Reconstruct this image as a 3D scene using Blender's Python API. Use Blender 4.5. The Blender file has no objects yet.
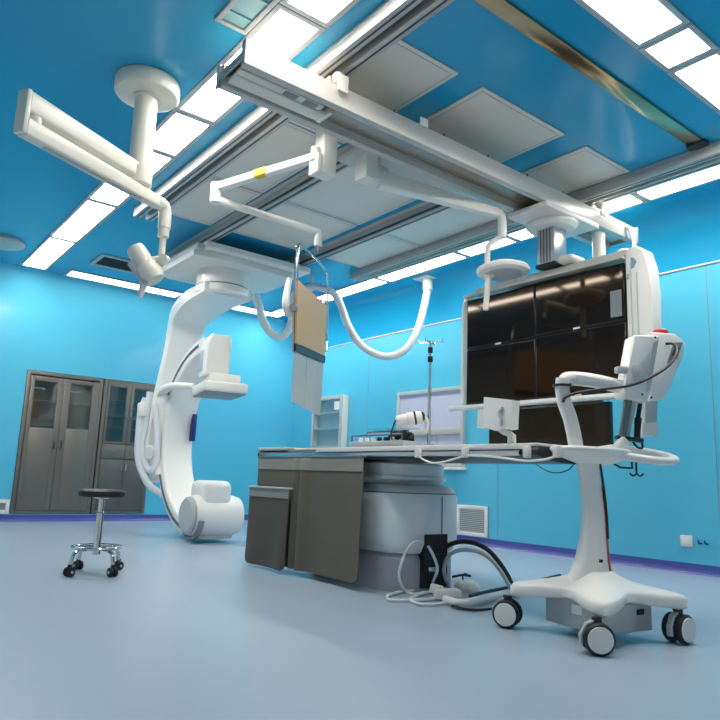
import bpy, bmesh, math, random
from mathutils import Vector, Matrix

random.seed(7)
V = Vector
C = bpy.context.scene.collection
sc = bpy.context.scene

# ------------------------------------------------------------------ camera (solved from the room's vanishing points)
H = 0.69
F = 667.826
R0 = 360.0
VA = (-172.3, 458.8)      # far end of the room's long axis  (+Y)
VB = (1226.2, 512.7)      # far end of the room's cross axis (+X)


def cam_dir(p):
    return V(((p[0] - R0) / F, (p[1] - R0) / F, 1.0))


ay = cam_dir(VA).normalized()
ax = cam_dir(VB).normalized()
az = ax.cross(ay)
if az.y > 0:
    az = -az


def to_world(v):
    return V((ax.dot(v), ay.dot(v), az.dot(v)))


def ray(px, py):
    return to_world(cam_dir((px, py)))


CAM = V((0, 0, H))


def PZ(px, py, z):
    d = ray(px, py)
    return CAM + d * ((z - H) / d.z)


def PX(px, py, x):
    d = ray(px, py)
    return CAM + d * (x / d.x)


def PY(px, py, y):
    d = ray(px, py)
    return CAM + d * (y / d.y)


def PV(px, py, a, b):
    """point on the vertical plane through the plan points a and b"""
    n = V((-(b[1] - a[1]), b[0] - a[0], 0))
    d = ray(px, py)
    return CAM + d * ((V((a[0], a[1], 0)) - CAM).dot(n) / d.dot(n))


cd = bpy.data.cameras.new('camera')
cam = bpy.data.objects.new('camera', cd)
C.objects.link(cam)
rt, up, bk = to_world(V((1, 0, 0))), to_world(V((0, -1, 0))), to_world(V((0, 0, -1)))
m = Matrix((rt, up, bk)).transposed().to_4x4()
m.translation = CAM
cam.matrix_world = m
cd.sensor_width = 36
cd.lens = F / 720 * 36
cd.clip_start = 0.05
sc.camera = cam


# ------------------------------------------------------------------ materials
def lin(h):
    h = h.lstrip('#')
    r = []
    for i in (0, 2, 4):
        c = int(h[i:i + 2], 16) / 255
        r.append(c / 12.92 if c <= 0.04045 else ((c + 0.055) / 1.055) ** 2.4)
    return (*r, 1)


def mat(name, col, rough=0.5, metal=0.0, var=0.0, scale=3.0, bump=0.0, bscale=60.0, coat=0.0, spec=0.5, emit=0.0, trans=0.0, alpha=1.0):
    mt = bpy.data.materials.new(name)
    mt.use_nodes = True
    nt = mt.node_tree
    b = nt.nodes['Principled BSDF']
    c = lin(col) if isinstance(col, str) else col
    b.inputs['Base Color'].default_value = c
    b.inputs['Roughness'].default_value = rough
    b.inputs['Metallic'].default_value = metal
    b.inputs['Specular IOR Level'].default_value = spec
    b.inputs['Coat Weight'].default_value = coat
    b.inputs['Coat Roughness'].default_value = 0.08
    b.inputs['Transmission Weight'].default_value = trans
    b.inputs['Alpha'].default_value = alpha
    if emit:
        b.inputs['Emission Color'].default_value = c
        b.inputs['Emission Strength'].default_value = emit
    tc = nt.nodes.new('ShaderNodeTexCoord')
    if var:
        n = nt.nodes.new('ShaderNodeTexNoise')
        n.inputs['Scale'].default_value = scale
        n.inputs['Detail'].default_value = 3
        nt.links.new(tc.outputs['Object'], n.inputs['Vector'])
        mr = nt.nodes.new('ShaderNodeMapRange')
        mr.inputs['To Min'].default_value = 1 - var
        mr.inputs['To Max'].default_value = 1 + var
        nt.links.new(n.outputs['Fac'], mr.inputs['Value'])
        mx = nt.nodes.new('ShaderNodeMix')
        mx.data_type = 'RGBA'
        mx.blend_type = 'MULTIPLY'
        mx.inputs['Factor'].default_value = 1
        mx.inputs[6].default_value = c
        nt.links.new(mr.outputs['Result'], mx.inputs[7])
        nt.links.new(mx.outputs[2], b.inputs['Base Color'])
    if bump:
        n2 = nt.nodes.new('ShaderNodeTexNoise')
        n2.inputs['Scale'].default_value = bscale
        nt.links.new(tc.outputs['Object'], n2.inputs['Vector'])
        bp = nt.nodes.new('ShaderNodeBump')
        bp.inputs['Strength'].default_value = bump
        bp.inputs['Distance'].default_value = 0.01
        nt.links.new(n2.outputs['Fac'], bp.inputs['Height'])
        nt.links.new(bp.outputs['Normal'], b.inputs['Normal'])
    return mt


M = dict(
    floor=mat('floor_vinyl', '#a3b4c4', 0.30, var=0.05, scale=0.8, spec=0.4),
    wall=mat('wall_panel_blue', '#58bfde', 0.20, var=0.02, scale=0.6, spec=0.5),
    ceil=mat('ceiling_panel_blue', '#1da2d0', 0.22, var=0.03, scale=0.7, spec=0.5),
    base=mat('baseboard_violet', '#4553a0', 0.35),
    light=mat('light_diffuser', (1.0, 0.935, 0.85, 1), 0.6, emit=20.0),
    lightfar=mat('light_diffuser_dimmer', (1.0, 0.935, 0.85, 1), 0.6, emit=5.0),
    lframe=mat('light_frame', '#b3babe', 0.45, metal=0.1),
    grey=mat('ceiling_grey_panel', '#e6ded2', 0.45, var=0.03, scale=2),
    alu=mat('aluminium', '#c9cacb', 0.28, metal=0.85, var=0.05, scale=8),
    alup=mat('painted_aluminium', '#c4c2bc', 0.35, metal=0.15),
    aludark=mat('dark_aluminium', '#6d7478', 0.35, metal=0.5),
    railin=mat('rail_slot', '#4b525a', 0.4, metal=0.4),
    bronze=mat('bronze_metal', '#b09a78', 0.18, metal=0.9, var=0.12, scale=2.5),
    beamin=mat('beam_channel', '#b3a597', 0.22, metal=0.7),
    white=mat('white_enamel', '#f2efe9', 0.28, spec=0.5),
    white2=mat('white_plastic', '#e8e5df', 0.4),
    cream=mat('cream_enamel', '#eae5d8', 0.32),
    ltgrey=mat('light_grey_plastic', '#b9c0c2', 0.4),
    midgrey=mat('mid_grey_plastic', '#868d92', 0.45),
    dark=mat('dark_plastic', '#24272a', 0.4),
    black=mat('black_rubber', '#101113', 0.5),
    chrome=mat('chrome', '#d2d4d6', 0.12, metal=1.0),
    screen=mat('screen_glass', '#1d120d', 0.06, spec=0.5),
    bezel=mat('screen_bezel', '#151211', 0.25),
    rail=mat('rail_aluminium', '#c2c1bd', 0.4, metal=0.35, var=0.04, scale=8),
    plategrey=mat('end_plate_grey', '#a9aeac', 0.4, metal=0.1),
    emblem=mat('pale_blue_emblem', '#7fa6c4', 0.4),
    palein=mat('pale_cabinet_back', '#c4d6de', 0.5),
    steel=mat('cabinet_steel', '#75716a', 0.38, metal=0.35, var=0.04, scale=3),
    steeld=mat('cabinet_steel_dark', '#626362', 0.38, metal=0.35, var=0.04, scale=3),
    cabin=mat('cabinet_interior', '#8a8672', 0.5),
    tan=mat('tan_board', '#d0a873', 0.45, var=0.03, scale=4),
    flap=mat('grey_vinyl_flap', '#b9bdbb', 0.4),
    lead=mat('lead_vinyl', '#605b4e', 0.55, var=0.08, scale=5, bump=0.12, bscale=90),
    leadb=mat('lead_vinyl_brown', '#51483f', 0.55, var=0.08, scale=5, bump=0.12, bscale=90),
    leadt=mat('lead_band', '#8a8b82', 0.5, var=0.04, scale=5),
    silver=mat('silver_housing', '#e4e9ea', 0.3, metal=0.08),
    basegrey=mat('pedestal_base_grey', '#a2a5b0', 0.4, metal=0.1),
    red=mat('red_plastic', '#c4261c', 0.3),
    orange=mat('orange_stripe', '#c84a2a', 0.4),
    yellow=mat('yellow_label', '#e8cf3a', 0.5),
    navy=mat('navy_label', '#23307c', 0.4),
    lav=mat('pale_lavender_pane', '#c9cbe0', 0.25),
    hose=mat('white_hose', '#dfe3e4', 0.45),
    paper=mat('white_label', '#f0f0ee', 0.6),
    box=mat('box_grey', '#b4b8ba', 0.4, metal=0.3, var=0.05, scale=12),
    teal=mat('pale_teal_grille', '#8fc4cc', 0.35),
    vent=mat('vent_dark', '#353c44', 0.5),
)
M['screen'].node_tree.nodes['Principled BSDF'].inputs['Specular Tint'].default_value = (1.0, .82, .66, 1)
# clear things
gl = bpy.data.materials.new('clear_glass')
gl.use_nodes = True
nt = gl.node_tree
nt.nodes.clear()
out = nt.nodes.new('ShaderNodeOutputMaterial')
tr = nt.nodes.new('ShaderNodeBsdfTransparent')
tr.inputs['Color'].default_value = (0.86, 0.9, 0.9, 1)
gs = nt.nodes.new('ShaderNodeBsdfGlossy')
gs.inputs['Roughness'].default_value = 0.05
mx = nt.nodes.new('ShaderNodeMixShader')
mx.inputs[0].default_value = 0.09
nt.links.new(tr.outputs[0], mx.inputs[1])
nt.links.new(gs.outputs[0], mx.inputs[2])
nt.links.new(mx.outputs[0], out.inputs[0])
M['glass'] = gl


def frost(name, col, t):
    f = bpy.data.materials.new(name)
    f.use_nodes = True
    n = f.node_tree
    n.nodes.clear()
    o = n.nodes.new('ShaderNodeOutputMaterial')
    a = n.nodes.new('ShaderNodeBsdfTransparent')
    d = n.nodes.new('ShaderNodeBsdfPrincipled')
    d.inputs['Base Color'].default_value = lin(col)
    d.inputs['Roughness'].default_value = 0.3
    k = n.nodes.new('ShaderNodeMixShader')
    k.inputs[0].default_value = 1 - t
    n.links.new(a.outputs[0], k.inputs[1])
    n.links.new(d.outputs[0], k.inputs[2])
    n.links.new(k.outputs[0], o.inputs[0])
    return f


M['flapclear'] = frost('translucent_flap', '#c8cccb', 0.25)
M['film'] = frost('thin_plastic_film', '#dfe4e8', 0.55)


# ------------------------------------------------------------------ mesh builder
def catmull(pts, k=6, closed=False):
    pts = [V(p) for p in pts]
    n = len(pts)
    if n < 3:
        return pts
    res = []
    segs = n if closed else n - 1
    for i in range(segs):
        if closed:
            p0, p1, p2, p3 = pts[(i - 1) % n], pts[i], pts[(i + 1) % n], pts[(i + 2) % n]
        else:
            p1, p2 = pts[i], pts[i + 1]
            p0 = pts[i - 1] if i else p1 * 2 - p2
            p3 = pts[i + 2] if i + 2 < n else p2 * 2 - p1
        for j in range(k):
            t = j / k
            res.append(0.5 * ((2 * p1) + (p2 - p0) * t + (2 * p0 - 5 * p1 + 4 * p2 - p3) * t * t + (3 * p1 - p0 - 3 * p2 + p3) * t ** 3))
    if not closed:
        res.append(pts[-1])
    return res


def rrect(w, h, r, n=4):
    """rounded rectangle outline, full sizes w x h"""
    r = min(r, w / 2 - 1e-4, h / 2 - 1e-4)
    o = []
    for cx, cy, a0 in ((w / 2 - r, h / 2 - r, 0), (-w / 2 + r, h / 2 - r, 90), (-w / 2 + r, -h / 2 + r, 180), (w / 2 - r, -h / 2 + r, 270)):
        for i in range(n + 1):
            a = math.radians(a0 + 90 * i / n)
            o.append((cx + r * math.cos(a), cy + r * math.sin(a)))
    return o


class MB:
    def __init__(self, mtx=None):
        self.bm = bmesh.new()
        self.m = mtx or Matrix()

    def _loft(self, rings, closed_u=True, cap=True, closed_v=False):
        vs = [[self.bm.verts.new(self.m @ V(p)) for p in r] for r in rings]
        n = len(rings[0])
        k = len(vs)
        for a in range(k if closed_v else k - 1):
            A, B = vs[a], vs[(a + 1) % k]
            for i in range(n if closed_u else n - 1):
                j = (i + 1) % n
                try:
                    self.bm.faces.new((A[i], A[j], B[j], B[i]))
                except ValueError:
                    pass
        if cap and not closed_v:
            for r in (vs[0], vs[-1]):
                try:
                    self.bm.faces.new(r)
                except ValueError:
                    pass
        return self

    loft = _loft

    def box(self, x0, x1, y0, y1, z0, z1, bev=0.0, seg=2):
        mt = self.m @ Matrix.Translation(((x0 + x1) / 2, (y0 + y1) / 2, (z0 + z1) / 2)) @ Matrix.Diagonal((abs(x1 - x0), abs(y1 - y0), abs(z1 - z0), 1))
        r = bmesh.ops.create_cube(self.bm, size=1, matrix=mt)
        if bev:
            es = list({e for v in r['verts'] for e in v.link_edges})
            bmesh.ops.bevel(self.bm, geom=es, offset=bev, segments=seg, profile=0.5, affect='EDGES')
        return self

    def obox(self, c, sx, sy, sz, rot=(0, 0, 0), bev=0.0, seg=2):
        from mathutils import Euler
        old = self.m
        self.m = old @ Matrix.Translation(c) @ Euler(rot).to_matrix().to_4x4()
        self.box(-sx / 2, sx / 2, -sy / 2, sy / 2, -sz / 2, sz / 2, bev, seg)
        self.m = old
        return self

    def cyl(self, p0, p1, r0, r1=None, n=24):
        p0, p1 = V(p0), V(p1)
        r1 = r0 if r1 is None else r1
        d = (p1 - p0).normalized()
        u = d.orthogonal().normalized()
        w = d.cross(u)
        rings = []
        for p, r in ((p0, r0), (p1, r1)):
            rings.append([p + (u * math.cos(2 * math.pi * i / n) + w * math.sin(2 * math.pi * i / n)) * r for i in range(n)])
        return self._loft(rings)

    def rcyl(self, p0, p1, r, b=0.005, n=28):
        """cylinder with rounded rims"""
        p0, p1 = V(p0), V(p1)
        d = (p1 - p0)
        L = d.length
        d.normalize()
        prof = [(r - b, 0), (r - b * .3, b * .3), (r, b), (r, L - b), (r - b * .3, L - b * .3), (r - b, L)]
        return self.lathe(p0, d, prof, n)

    def lathe(self, o, d, prof, n=32, sx=1.0, sy=1.0, u=None):
        o, d = V(o), V(d).normalized()
        u = (V(u) if u is not None else d.orthogonal()).normalized()
        w = d.cross(u)
        rings = []
        for r, z in prof:
            r = max(r, 1e-4)
            rings.append([o + d * z + u * (r * sx * math.cos(2 * math.pi * i / n)) + w * (r * sy * math.sin(2 * math.pi * i / n)) for i in range(n)])
        return self._loft(rings)

    def tube(self, pts, r, n=10, k=6, closed=False, smooth=True):
        P = catmull(pts, k, closed) if smooth else [V(p) for p in pts]
        rad = r if callable(r) else (lambda t: r)
        N = len(P)
        rings = []
        u = None
        for i, p in enumerate(P):
            if closed:
                t = (P[(i + 1) % N] - P[i - 1])
            else:
                t = P[min(i + 1, N - 1)] - P[max(i - 1, 0)]
            t.normalize()
            if u is None:
                u = t.orthogonal().normalized()
            else:
                u = (u - t * u.dot(t))
                if u.length < 1e-6:
                    u = t.orthogonal()
                u.normalize()
            w = t.cross(u)
            rr = rad(i / max(N - 1, 1))
            rings.append([p + (u * math.cos(2 * math.pi * j / n) + w * math.sin(2 * math.pi * j / n)) * rr for j in range(n)])
        return self._loft(rings, closed_v=closed)

    def sweep(self, path, b, prof, scale=None, closed=False):
        """path swept with the outline prof [(along b, along the in-plane normal)]"""
        b = V(b).normalized()
        N = len(path)
        path = [V(p) for p in path]
        rings = []
        for i, p in enumerate(path):
            t = (path[min(i + 1, N - 1)] - path[max(i - 1, 0)]).normalized()
            nn = t.cross(b).normalized()
            su, sv = scale(i / (N - 1)) if scale else (1, 1)
            rings.append([p + b * (q[0] * su) + nn * (q[1] * sv) for q in prof])
        return self._loft(rings)

    def prism(self, poly, lo, hi, axis='z', bev=0.0, seg=2):
        """outline extruded along an axis: axis z takes (x, y), x takes (y, z), y takes (x, z)"""
        def P(q, h):
            return {'z': (q[0], q[1], h), 'x': (h, q[0], q[1]), 'y': (q[0], h, q[1])}[axis]
        a = [self.bm.verts.new(self.m @ V(P(q, lo))) for q in poly]
        c = [self.bm.verts.new(self.m @ V(P(q, hi))) for q in poly]
        fs = [self.bm.faces.new(a), self.bm.faces.new(c)]
        n = len(poly)
        for i in range(n):
            j = (i + 1) % n
            fs.append(self.bm.faces.new((a[i], a[j], c[j], c[i])))
        if bev:
            es = list(fs[0].edges) + list(fs[1].edges)
            bmesh.ops.bevel(self.bm, geom=es, offset=bev, segments=seg, profile=0.5, affect='EDGES')
        return self

    def quad(self, *ps):
        self.bm.faces.new([self.bm.verts.new(self.m @ V(p)) for p in ps])
        return self

    def build(self, name, m, parent=None, angle=35, label=None):
        bm = self.bm
        bmesh.ops.recalc_face_normals(bm, faces=bm.faces)
        me = bpy.data.meshes.new(name)
        if parent is not None:
            o = parent
            while o.parent:
                o = o.parent
            bm.transform(Matrix.Translation(-V(o['_o'])))
        bm.to_mesh(me)
        bm.free()
        me.materials.append(m if not isinstance(m, str) else M[m])
        me.shade_smooth()
        me.set_sharp_from_angle(angle=math.radians(angle))
        ob = bpy.data.objects.new(name, me)
        C.objects.link(ob)
        if parent is not None:
            ob.parent = parent
        if label:
            ob['label'] = label
        return ob


ROOTS = []


def thing(name, label, cat, loc, group=None):
    o = bpy.data.objects.new(name, None)
    o.empty_display_size = 0.1
    C.objects.link(o)
    o.location = loc
    o['_o'] = list(loc)
    ROOTS.append(o)
    o['label'] = label
    o['category'] = cat
    if group:
        o['group'] = group
    return o


def tag(o, label, cat, group=None):
    o['label'] = label
    o['category'] = cat
    if group:
        o['group'] = group
    return o


def struct(o):
    o['kind'] = 'structure'
    return o


# ================================================================== THE ROOM
XR, YL, ZC = 5.97, 9.45, 3.22
X0, Y0 = -1.3, -1.3
CX, CY = XR - 0.42, YL - 0.2        # where the wall coves meet the ceiling
ZV = 2.72                            # where the coves start
CABX0, CABX1, CABZ0, CABZ1 = 1.885, 3.60, 0.105, 1.93

struct(MB().box(X0 - .1, XR + .1, Y0 - .1, YL + .6, -0.1, 0).build('floor', 'floor'))
struct(MB().box(X0 - .1, XR + .1, Y0 - .1, YL + .6, ZC, ZC + .1).build('ceiling', 'ceil'))
w = MB()
w.box(X0, CABX0 - .005, YL, YL + .1, 0, ZC).box(CABX1 + .005, XR + .1, YL, YL + .1, 0, ZC)
w.box(CABX0 - .005, CABX1 + .005, YL, YL + .1, CABZ1 + .005, ZC).box(CABX0 - .005, CABX1 + .005, YL, YL + .1, 0, CABZ0 - .005)
struct(w.build('wall_left', 'wall'))
struct(MB().box(XR, XR + .1, Y0, YL, 0, ZC).build('wall_right', 'wall'))
struct(MB().box(X0 - .1, X0, Y0, YL, 0, ZC).build('wall_front', 'white2'))
struct(MB().box(X0, XR, Y0 - .1, Y0, 0, ZC).build('wall_back', 'white2'))


def cove(a, b, n=10):
    pts = []
    for i in range(n + 1):
        t = i / n * math.pi / 2
        pts.append((a * (1 - math.cos(t)), b * math.sin(t)))
    return pts


cv = cove(XR - CX, ZC - ZV)
poly = [(XR - d, ZV + e) for d, e in cv] + [(XR, ZC)]
struct(MB().prism(poly, Y0, YL - .0, 'y').build('trim_1', 'ceil', angle=60))
cv = cove(YL - CY, ZC - ZV)
poly = [(YL - d, ZV + e) for d, e in cv] + [(YL, ZC)]
struct(MB().prism(poly, X0, XR, 'x').build('trim_2', 'wall', angle=60))
struct(MB().box(XR - .012, XR - .001, Y0, YL, ZV - .012, ZV + .006, .003).build('trim_3', 'alup'))
s = MB()
for y in (2.65, 3.85, 5.05, 7.45):
    s.box(XR - .0025, XR - .0002, y - .003, y + .003, .1, ZV - .02)
struct(s.build('trim_4', M['midgrey']))
# coved skirting
sk = [(0, 0), (0.035, 0), (0.028, .006), (.014, .022), (.008, .045), (.006, .085), (0, .085)]
struct(MB().prism([(XR - d, z) for d, z in sk], Y0, YL, 'y').build('baseboard_right', 'base', angle=50))
struct(MB().prism([(YL - d, z) for d, z in sk], X0, XR - .04, 'x').build('baseboard_left', 'base', angle=50))

# observation window in the right wall
wy0, wy1, wz0, wz1 = 5.545, 6.76, .875, 1.86
w1 = struct(MB().box(XR - .03, XR - .018, wy0 + .04, wy1 - .04, wz0 + .04, wz1 - .04).build('window_1', 'lav'))
w1['_o'] = (0, 0, 0)
fm = MB()
fm.box(XR - .055, XR, wy0, wy0 + .05, wz0, wz1, .006).box(XR - .055, XR, wy1 - .05, wy1, wz0, wz1, .006)
fm.box(XR - .055, XR, wy0 + .05, wy1 - .05, wz1 - .05, wz1, .006).box(XR - .055, XR, wy0 + .05, wy1 - .05, wz0, wz0 + .05, .006)
fm.build('window_frame', M['ltgrey'], w1)
MB().box(XR - .06, XR - .02, wy0 + .05, wy1 - .05, 1.27, 1.35, .008).build('window_rail', 'alup', w1)
MB().box(XR - .09, XR, wy0 - .03, wy1 + .03, wz0 - .03, wz0, .006).build('window_sill', 'white2', w1)
MB().tube([(XR - .04, 6.02, 1.27), (XR - .035, 5.96, 1.1), (XR - .034, 5.93, .93)], .003, 6).build('pull_cord', 'midgrey', w1)

# ------------------------------------------------------------------ ceiling lights
def light(x0, x1, y0, y1, label, lm='light'):
    t = thing('ceiling_light', label, 'ceiling light', ((x0 + x1) / 2, (y0 + y1) / 2, ZC - .012), 'ceiling light ring')
    f = .034
    b = MB()
    z0, z1 = ZC - .012, ZC - .0005
    b.box(x0, x1, y0, y0 + f, z0, z1, .002).box(x0, x1, y1 - f, y1, z0, z1, .002)
    b.box(x0, x0 + f, y0 + f, y1 - f, z0, z1, .002).box(x1 - f, x1, y0 + f, y1 - f, z0, z1, .002)
    b.build('frame', 'lframe', t)
    MB().box(x0 + f, x1 - f, y0 + f, y1 - f, ZC - .006, ZC - .001).build('diffuser', lm, t)


cuts = [9.15, 7.74, 6.35, 4.97, 4.27, 2.86, 1.83]
ordn = ['farthest', 'second farthest', 'third farthest', 'short fourth', 'third nearest' , 'nearest']
for i in range(6):
    a, b_ = cuts[i + 1] + .004, cuts[i] - .004
    light(1.575, 1.895, a, b_, ['glowing panel at the far end of the left light row, near the cabinets wall',
                                'glowing panel second from the far end of the left light row',
                                'glowing panel of the left light row seen behind the lamp arm ending in a rod',
                                'short glowing panel of the left light row right behind the ceiling disc column',
                                'glowing panel of the left light row behind the open end of the cross beam',
                                'glowing panel at the near end of the left light row, by the top edge'][i])
for i in range(6):
    a, b_ = cuts[i + 1] + .004, cuts[i] - .004
    light(5.115, 5.40, a, b_, ['glowing panel at the far end of the right light row, behind the shield board',
                               'glowing panel of the right light row above the white hanging hose loop',
                               'glowing panel of the right light row just beyond the hose ceiling mount',
                               'short glowing panel of the right light row behind the disc lamp arm',
                               'glowing panel of the right light row behind the monitor column',
                               'glowing panel at the near end of the right light row, past the cross beam end'][i])
light(2.12, 3.70, 8.88, 9.22, 'glowing panel of the far light row, nearer the cabinets and ceiling grille', 'lightfar')
light(3.708, 5.24, 8.88, 9.22, 'glowing panel of the far light row, nearer the room corner', 'lightfar')
nx = [1.98, 3.365, 3.705, 5.09]
for i in range(3):
    light(nx[i] + .004, nx[i + 1] - .004, 1.50, 1.815, ['long glowing panel of the near light row, at the top edge',
                                                        'short glowing panel in the middle of the near light row',
                                                        'long glowing panel of the near light row in the top right corner'][i])

# ------------------------------------------------------------------ grey ceiling plates
def cplate(x0, x1, y0, y1, label):
    t = thing('ceiling_plate', label, 'ceiling panel', ((x0 + x1) / 2, (y0 + y1) / 2, ZC - .012), 'grey ceiling plates')
    MB().box(x0, x1, y0, y1, ZC - .012, ZC - .0005, .004).build('plate', 'grey', t)
    b = MB()
    e = .03
    z0, z1 = ZC - .0145, ZC - .012
    b.box(x0 + e, x1 - e, y0 + e, y0 + e + .006, z0, z1).box(x0 + e, x1 - e, y1 - e - .006, y1 - e, z0, z1)
    b.box(x0 + e, x0 + e + .006, y0 + e + .006, y1 - e - .006, z0, z1).box(x1 - e - .006, x1 - e, y0 + e + .006, y1 - e - .006, z0, z1)
    b.build('rim', 'ltgrey', t)


colx = [(2.225, 2.75), (2.985, 3.875), (4.30, 4.70)]
colx = [(2.225, 2.765), (2.985, 3.875), (4.14, 4.745)]
rows = [(2.655, 3.86), (3.88, 5.08), (5.10, 6.16)]
nm = [['beside the long left rail, at its near end by the beam clamp', 'in the middle, between the two near gaps of blue ceiling', 'beside the right rail, with its corner by the monitor column'],
      ['above the folding shield arm and left of the shield column', 'above the spring arm of the disc lamp', 'between the inner and outer right rails behind the beam'],
      ['far left one, beyond the shield arm elbow', 'far middle one, just in front of the suspended white carriage', 'far right one, above the white hose loop']]
for r, (a, b_) in enumerate(rows):
    for c, (p, q) in enumerate(colx):
        if c and r == 2:
            p, q = (p + .0, q)
        cplate(p, q, a, b_, 'grey ceiling plate ' + nm[r][c])

# polished tie strip across the ceiling between the outer rails
t = thing('ceiling_strip', 'polished bronze coloured metal strip running across the blue ceiling', 'ceiling strip', (3.5, 2.1, ZC - .02))
MB().box(2.23, 4.72, 2.045, 2.15, ZC - .02, ZC - .0005, .003).build('strip', 'bronze', t)
MB().box(4.66, 4.74, 2.03, 2.165, ZC - .03, ZC - .0005, .004).build('end_bracket', 'dark', t)

# ------------------------------------------------------------------ ceiling rails
def rail(x, y0, y1, w_, h, label, style):
    t = thing('ceiling_rail', label, 'ceiling rail', (x, (y0 + y1) / 2, ZC - h))
    b = MB()
    z1 = ZC - .0005
    if style == 'wide':       # two ridges with a slot between them
        b.box(x - w_ / 2, x + w_ / 2, y0, y1, ZC - .03, z1, .003)
        b.box(x - w_ / 2, x - w_ / 2 + .07, y0, y1, ZC - h, ZC - .03, .004)
        b.box(x + w_ / 2 - .07, x + w_ / 2, y0, y1, ZC - h, ZC - .03, .004)
        b.build('profile', 'rail', t)
        MB().box(x - w_ / 2 + .07, x + w_ / 2 - .07, y0 + .01, y1 - .01, ZC - .034, ZC - .0302).build('slot', 'railin', t)
        g = MB()
        for s_ in (-1, 1):
            g.box(x + s_ * (w_ / 2 - .035) - .006, x + s_ * (w_ / 2 - .035) + .006, y0 + .005, y1 - .005, ZC - h - .003, ZC - h)
        g.build('groove', 'railin', t)
    else:
        b.box(x - w_ / 2, x + w_ / 2, y0, y1, ZC - .02, z1, .003)
        b.box(x - .03, x + .03, y0, y1, ZC - h, ZC - .02, .004)
        b.build('profile', 'rail', t)
        g = MB()
        g.box(x - .034, x - .0302, y0 + .003, y1 - .003, ZC - h + .02, ZC - h + .045)
        g.box(x + .0302, x + .034, y0 + .003, y1 - .003, ZC - h + .02, ZC - h + .045)
        g.box(x - .012, x + .012, y0 + .003, y1 - .003, ZC - h - .003, ZC - h)
        g.build('groove', 'railin', t)
        for y in (y0, y1):
            MB().box(x - .035, x + .035, y - .012 if y == y0 else y, y if y == y0 else y + .012, ZC - h - .005, ZC - .02, .003).build('end_stop', 'dark', t)
    return t


rail(2.10, 1.87, 6.25, .19, .10, 'long aluminium ceiling rail beside the left light row', 'wide')
rail(4.86, 1.87, 6.40, .19, .10, 'long aluminium ceiling rail beside the right light row', 'wide')
rail(2.86, 3.50, 7.45, .15, .12, 'narrow aluminium rail behind the folding shield arm, at the gantry carriage left edge', 'thin')
rail(4.02, 3.50, 7.45, .15, .12, 'narrow dark sided rail behind the shield hanger, at the gantry carriage right edge', 'thin')

# ------------------------------------------------------------------ cross bridge
BY0, BY1, BZ0, BZ1, BX0, BX1 = 3.005, 3.33, 2.882, 3.016, 1.463, 5.45
br = thing('ceiling_bridge', 'long white ceiling cross beam with open left end, carrying the monitor wall', 'overhead beam', (3.4, 3.17, BZ0))
for y0, y1 in ((BY0, BY0 + .055), (BY1 - .055, BY1)):
    MB().box(BX0 + .012, BX1 - .012, y0, y1, BZ0, BZ1, .004).build('side_beam', 'alup', br)
MB().box(BX0 + .012, BX1 - .012, BY0 + .056, BY1 - .056, BZ0 + .052, BZ0 + .064).build('web', 'beamin', br)
b = MB()
for y in (BY0 + .06, BY1 - .075):
    b.box(BX0 + .03, BX1 - .03, y, y + .015, BZ0 + .036, BZ0 + .051)
b.build('inner_track', 'rail', br)
for x in (BX0, BX1 - .012):
    e = MB()
    e.prism([(BY0 - .012, BZ1 + .006), (BY0 - .012, BZ0 - .006), (BY0 + .03, BZ0 - .006), (BY0 + .03, BZ0 + .035), (BY1 - .03, BZ0 + .035), (BY1 - .03, BZ0 - .006), (BY1 + .012, BZ0 - .006), (BY1 + .012, BZ1 + .006), (BY1 - .03, BZ1 + .006), (BY1 - .03, BZ0 + .075), (BY0 + .03, BZ0 + .075), (BY0 + .03, BZ1 + .006)], x, x + .012, 'x', .002)
    e.build('end_plate', 'plategrey', br)
b = MB()
b.box(BX0 + .03, BX0 + .66, BY0 + .15, BY0 + .245, BZ0 + .004, BZ0 + .035, .008)
b.box(BX0 + .03, BX0 + .60, BY0 + .09, BY0 + .148, BZ0 + .014, BZ0 + .035, .004)
b.box(BX0 + .645, BX0 + .675, BY0 + .10, BY0 + .25, BZ0 + .0, BZ0 + .035, .008)
b.build('cable_tray', 'cream', br)
b = MB()
b.box(BX0 + .33, BX0 + .42, BY0 + .095, BY0 + .143, BZ0 + .009, BZ0 + .016, .002)
b.build('terminal_block', 'midgrey', br)
MB().box(BX0 + .47, BX0 + .56, BY0 + .095, BY0 + .143, BZ0 + .009, BZ0 + .016, .002).build('terminal_block', 'midgrey', br)
for xr in (2.10, 4.86):
    k = MB()
    k.box(xr - .05, xr + .05, BY0 + .04, BY1 - .04, BZ1 + .001, BZ1 + .03, .006)
    for y in (BY0 + .09, BY1 - .09):
        k.box(xr - .03, xr + .03, y - .03, y + .03, BZ1 + .03, ZC - .1215, .005)
    k.build('trolley', 'alup', br)
    k = MB()
    k.lathe((xr - .01, BY0 - .02, BZ1 + .045), (0, 1, 0), [(.001, 0), (.03, .002), (.034, .01), (.034, .03), (.028, .04)], 20)
    k.box(xr - .03, xr + .05, BY0 - .035, BY0 - .014, BZ1 - .055, BZ1 + .06, .012)
    k.build('clamp', 'cream', br)
b = MB()
for x in (2.55, 3.0, 3.45, 3.9, 4.35, 5.15):
    b.cyl((x, BY0 + .01, BZ1 - .002), (x, BY0 + .01, BZ1 + .018), .007, n=8)
b.build('stud', 'dark', br)
MB().box(2.76, 2.83, BY0 - .012, BY0 - .001, BZ1 - .01, BZ1 + .05, .004).build('tab', 'white', br)

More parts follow.
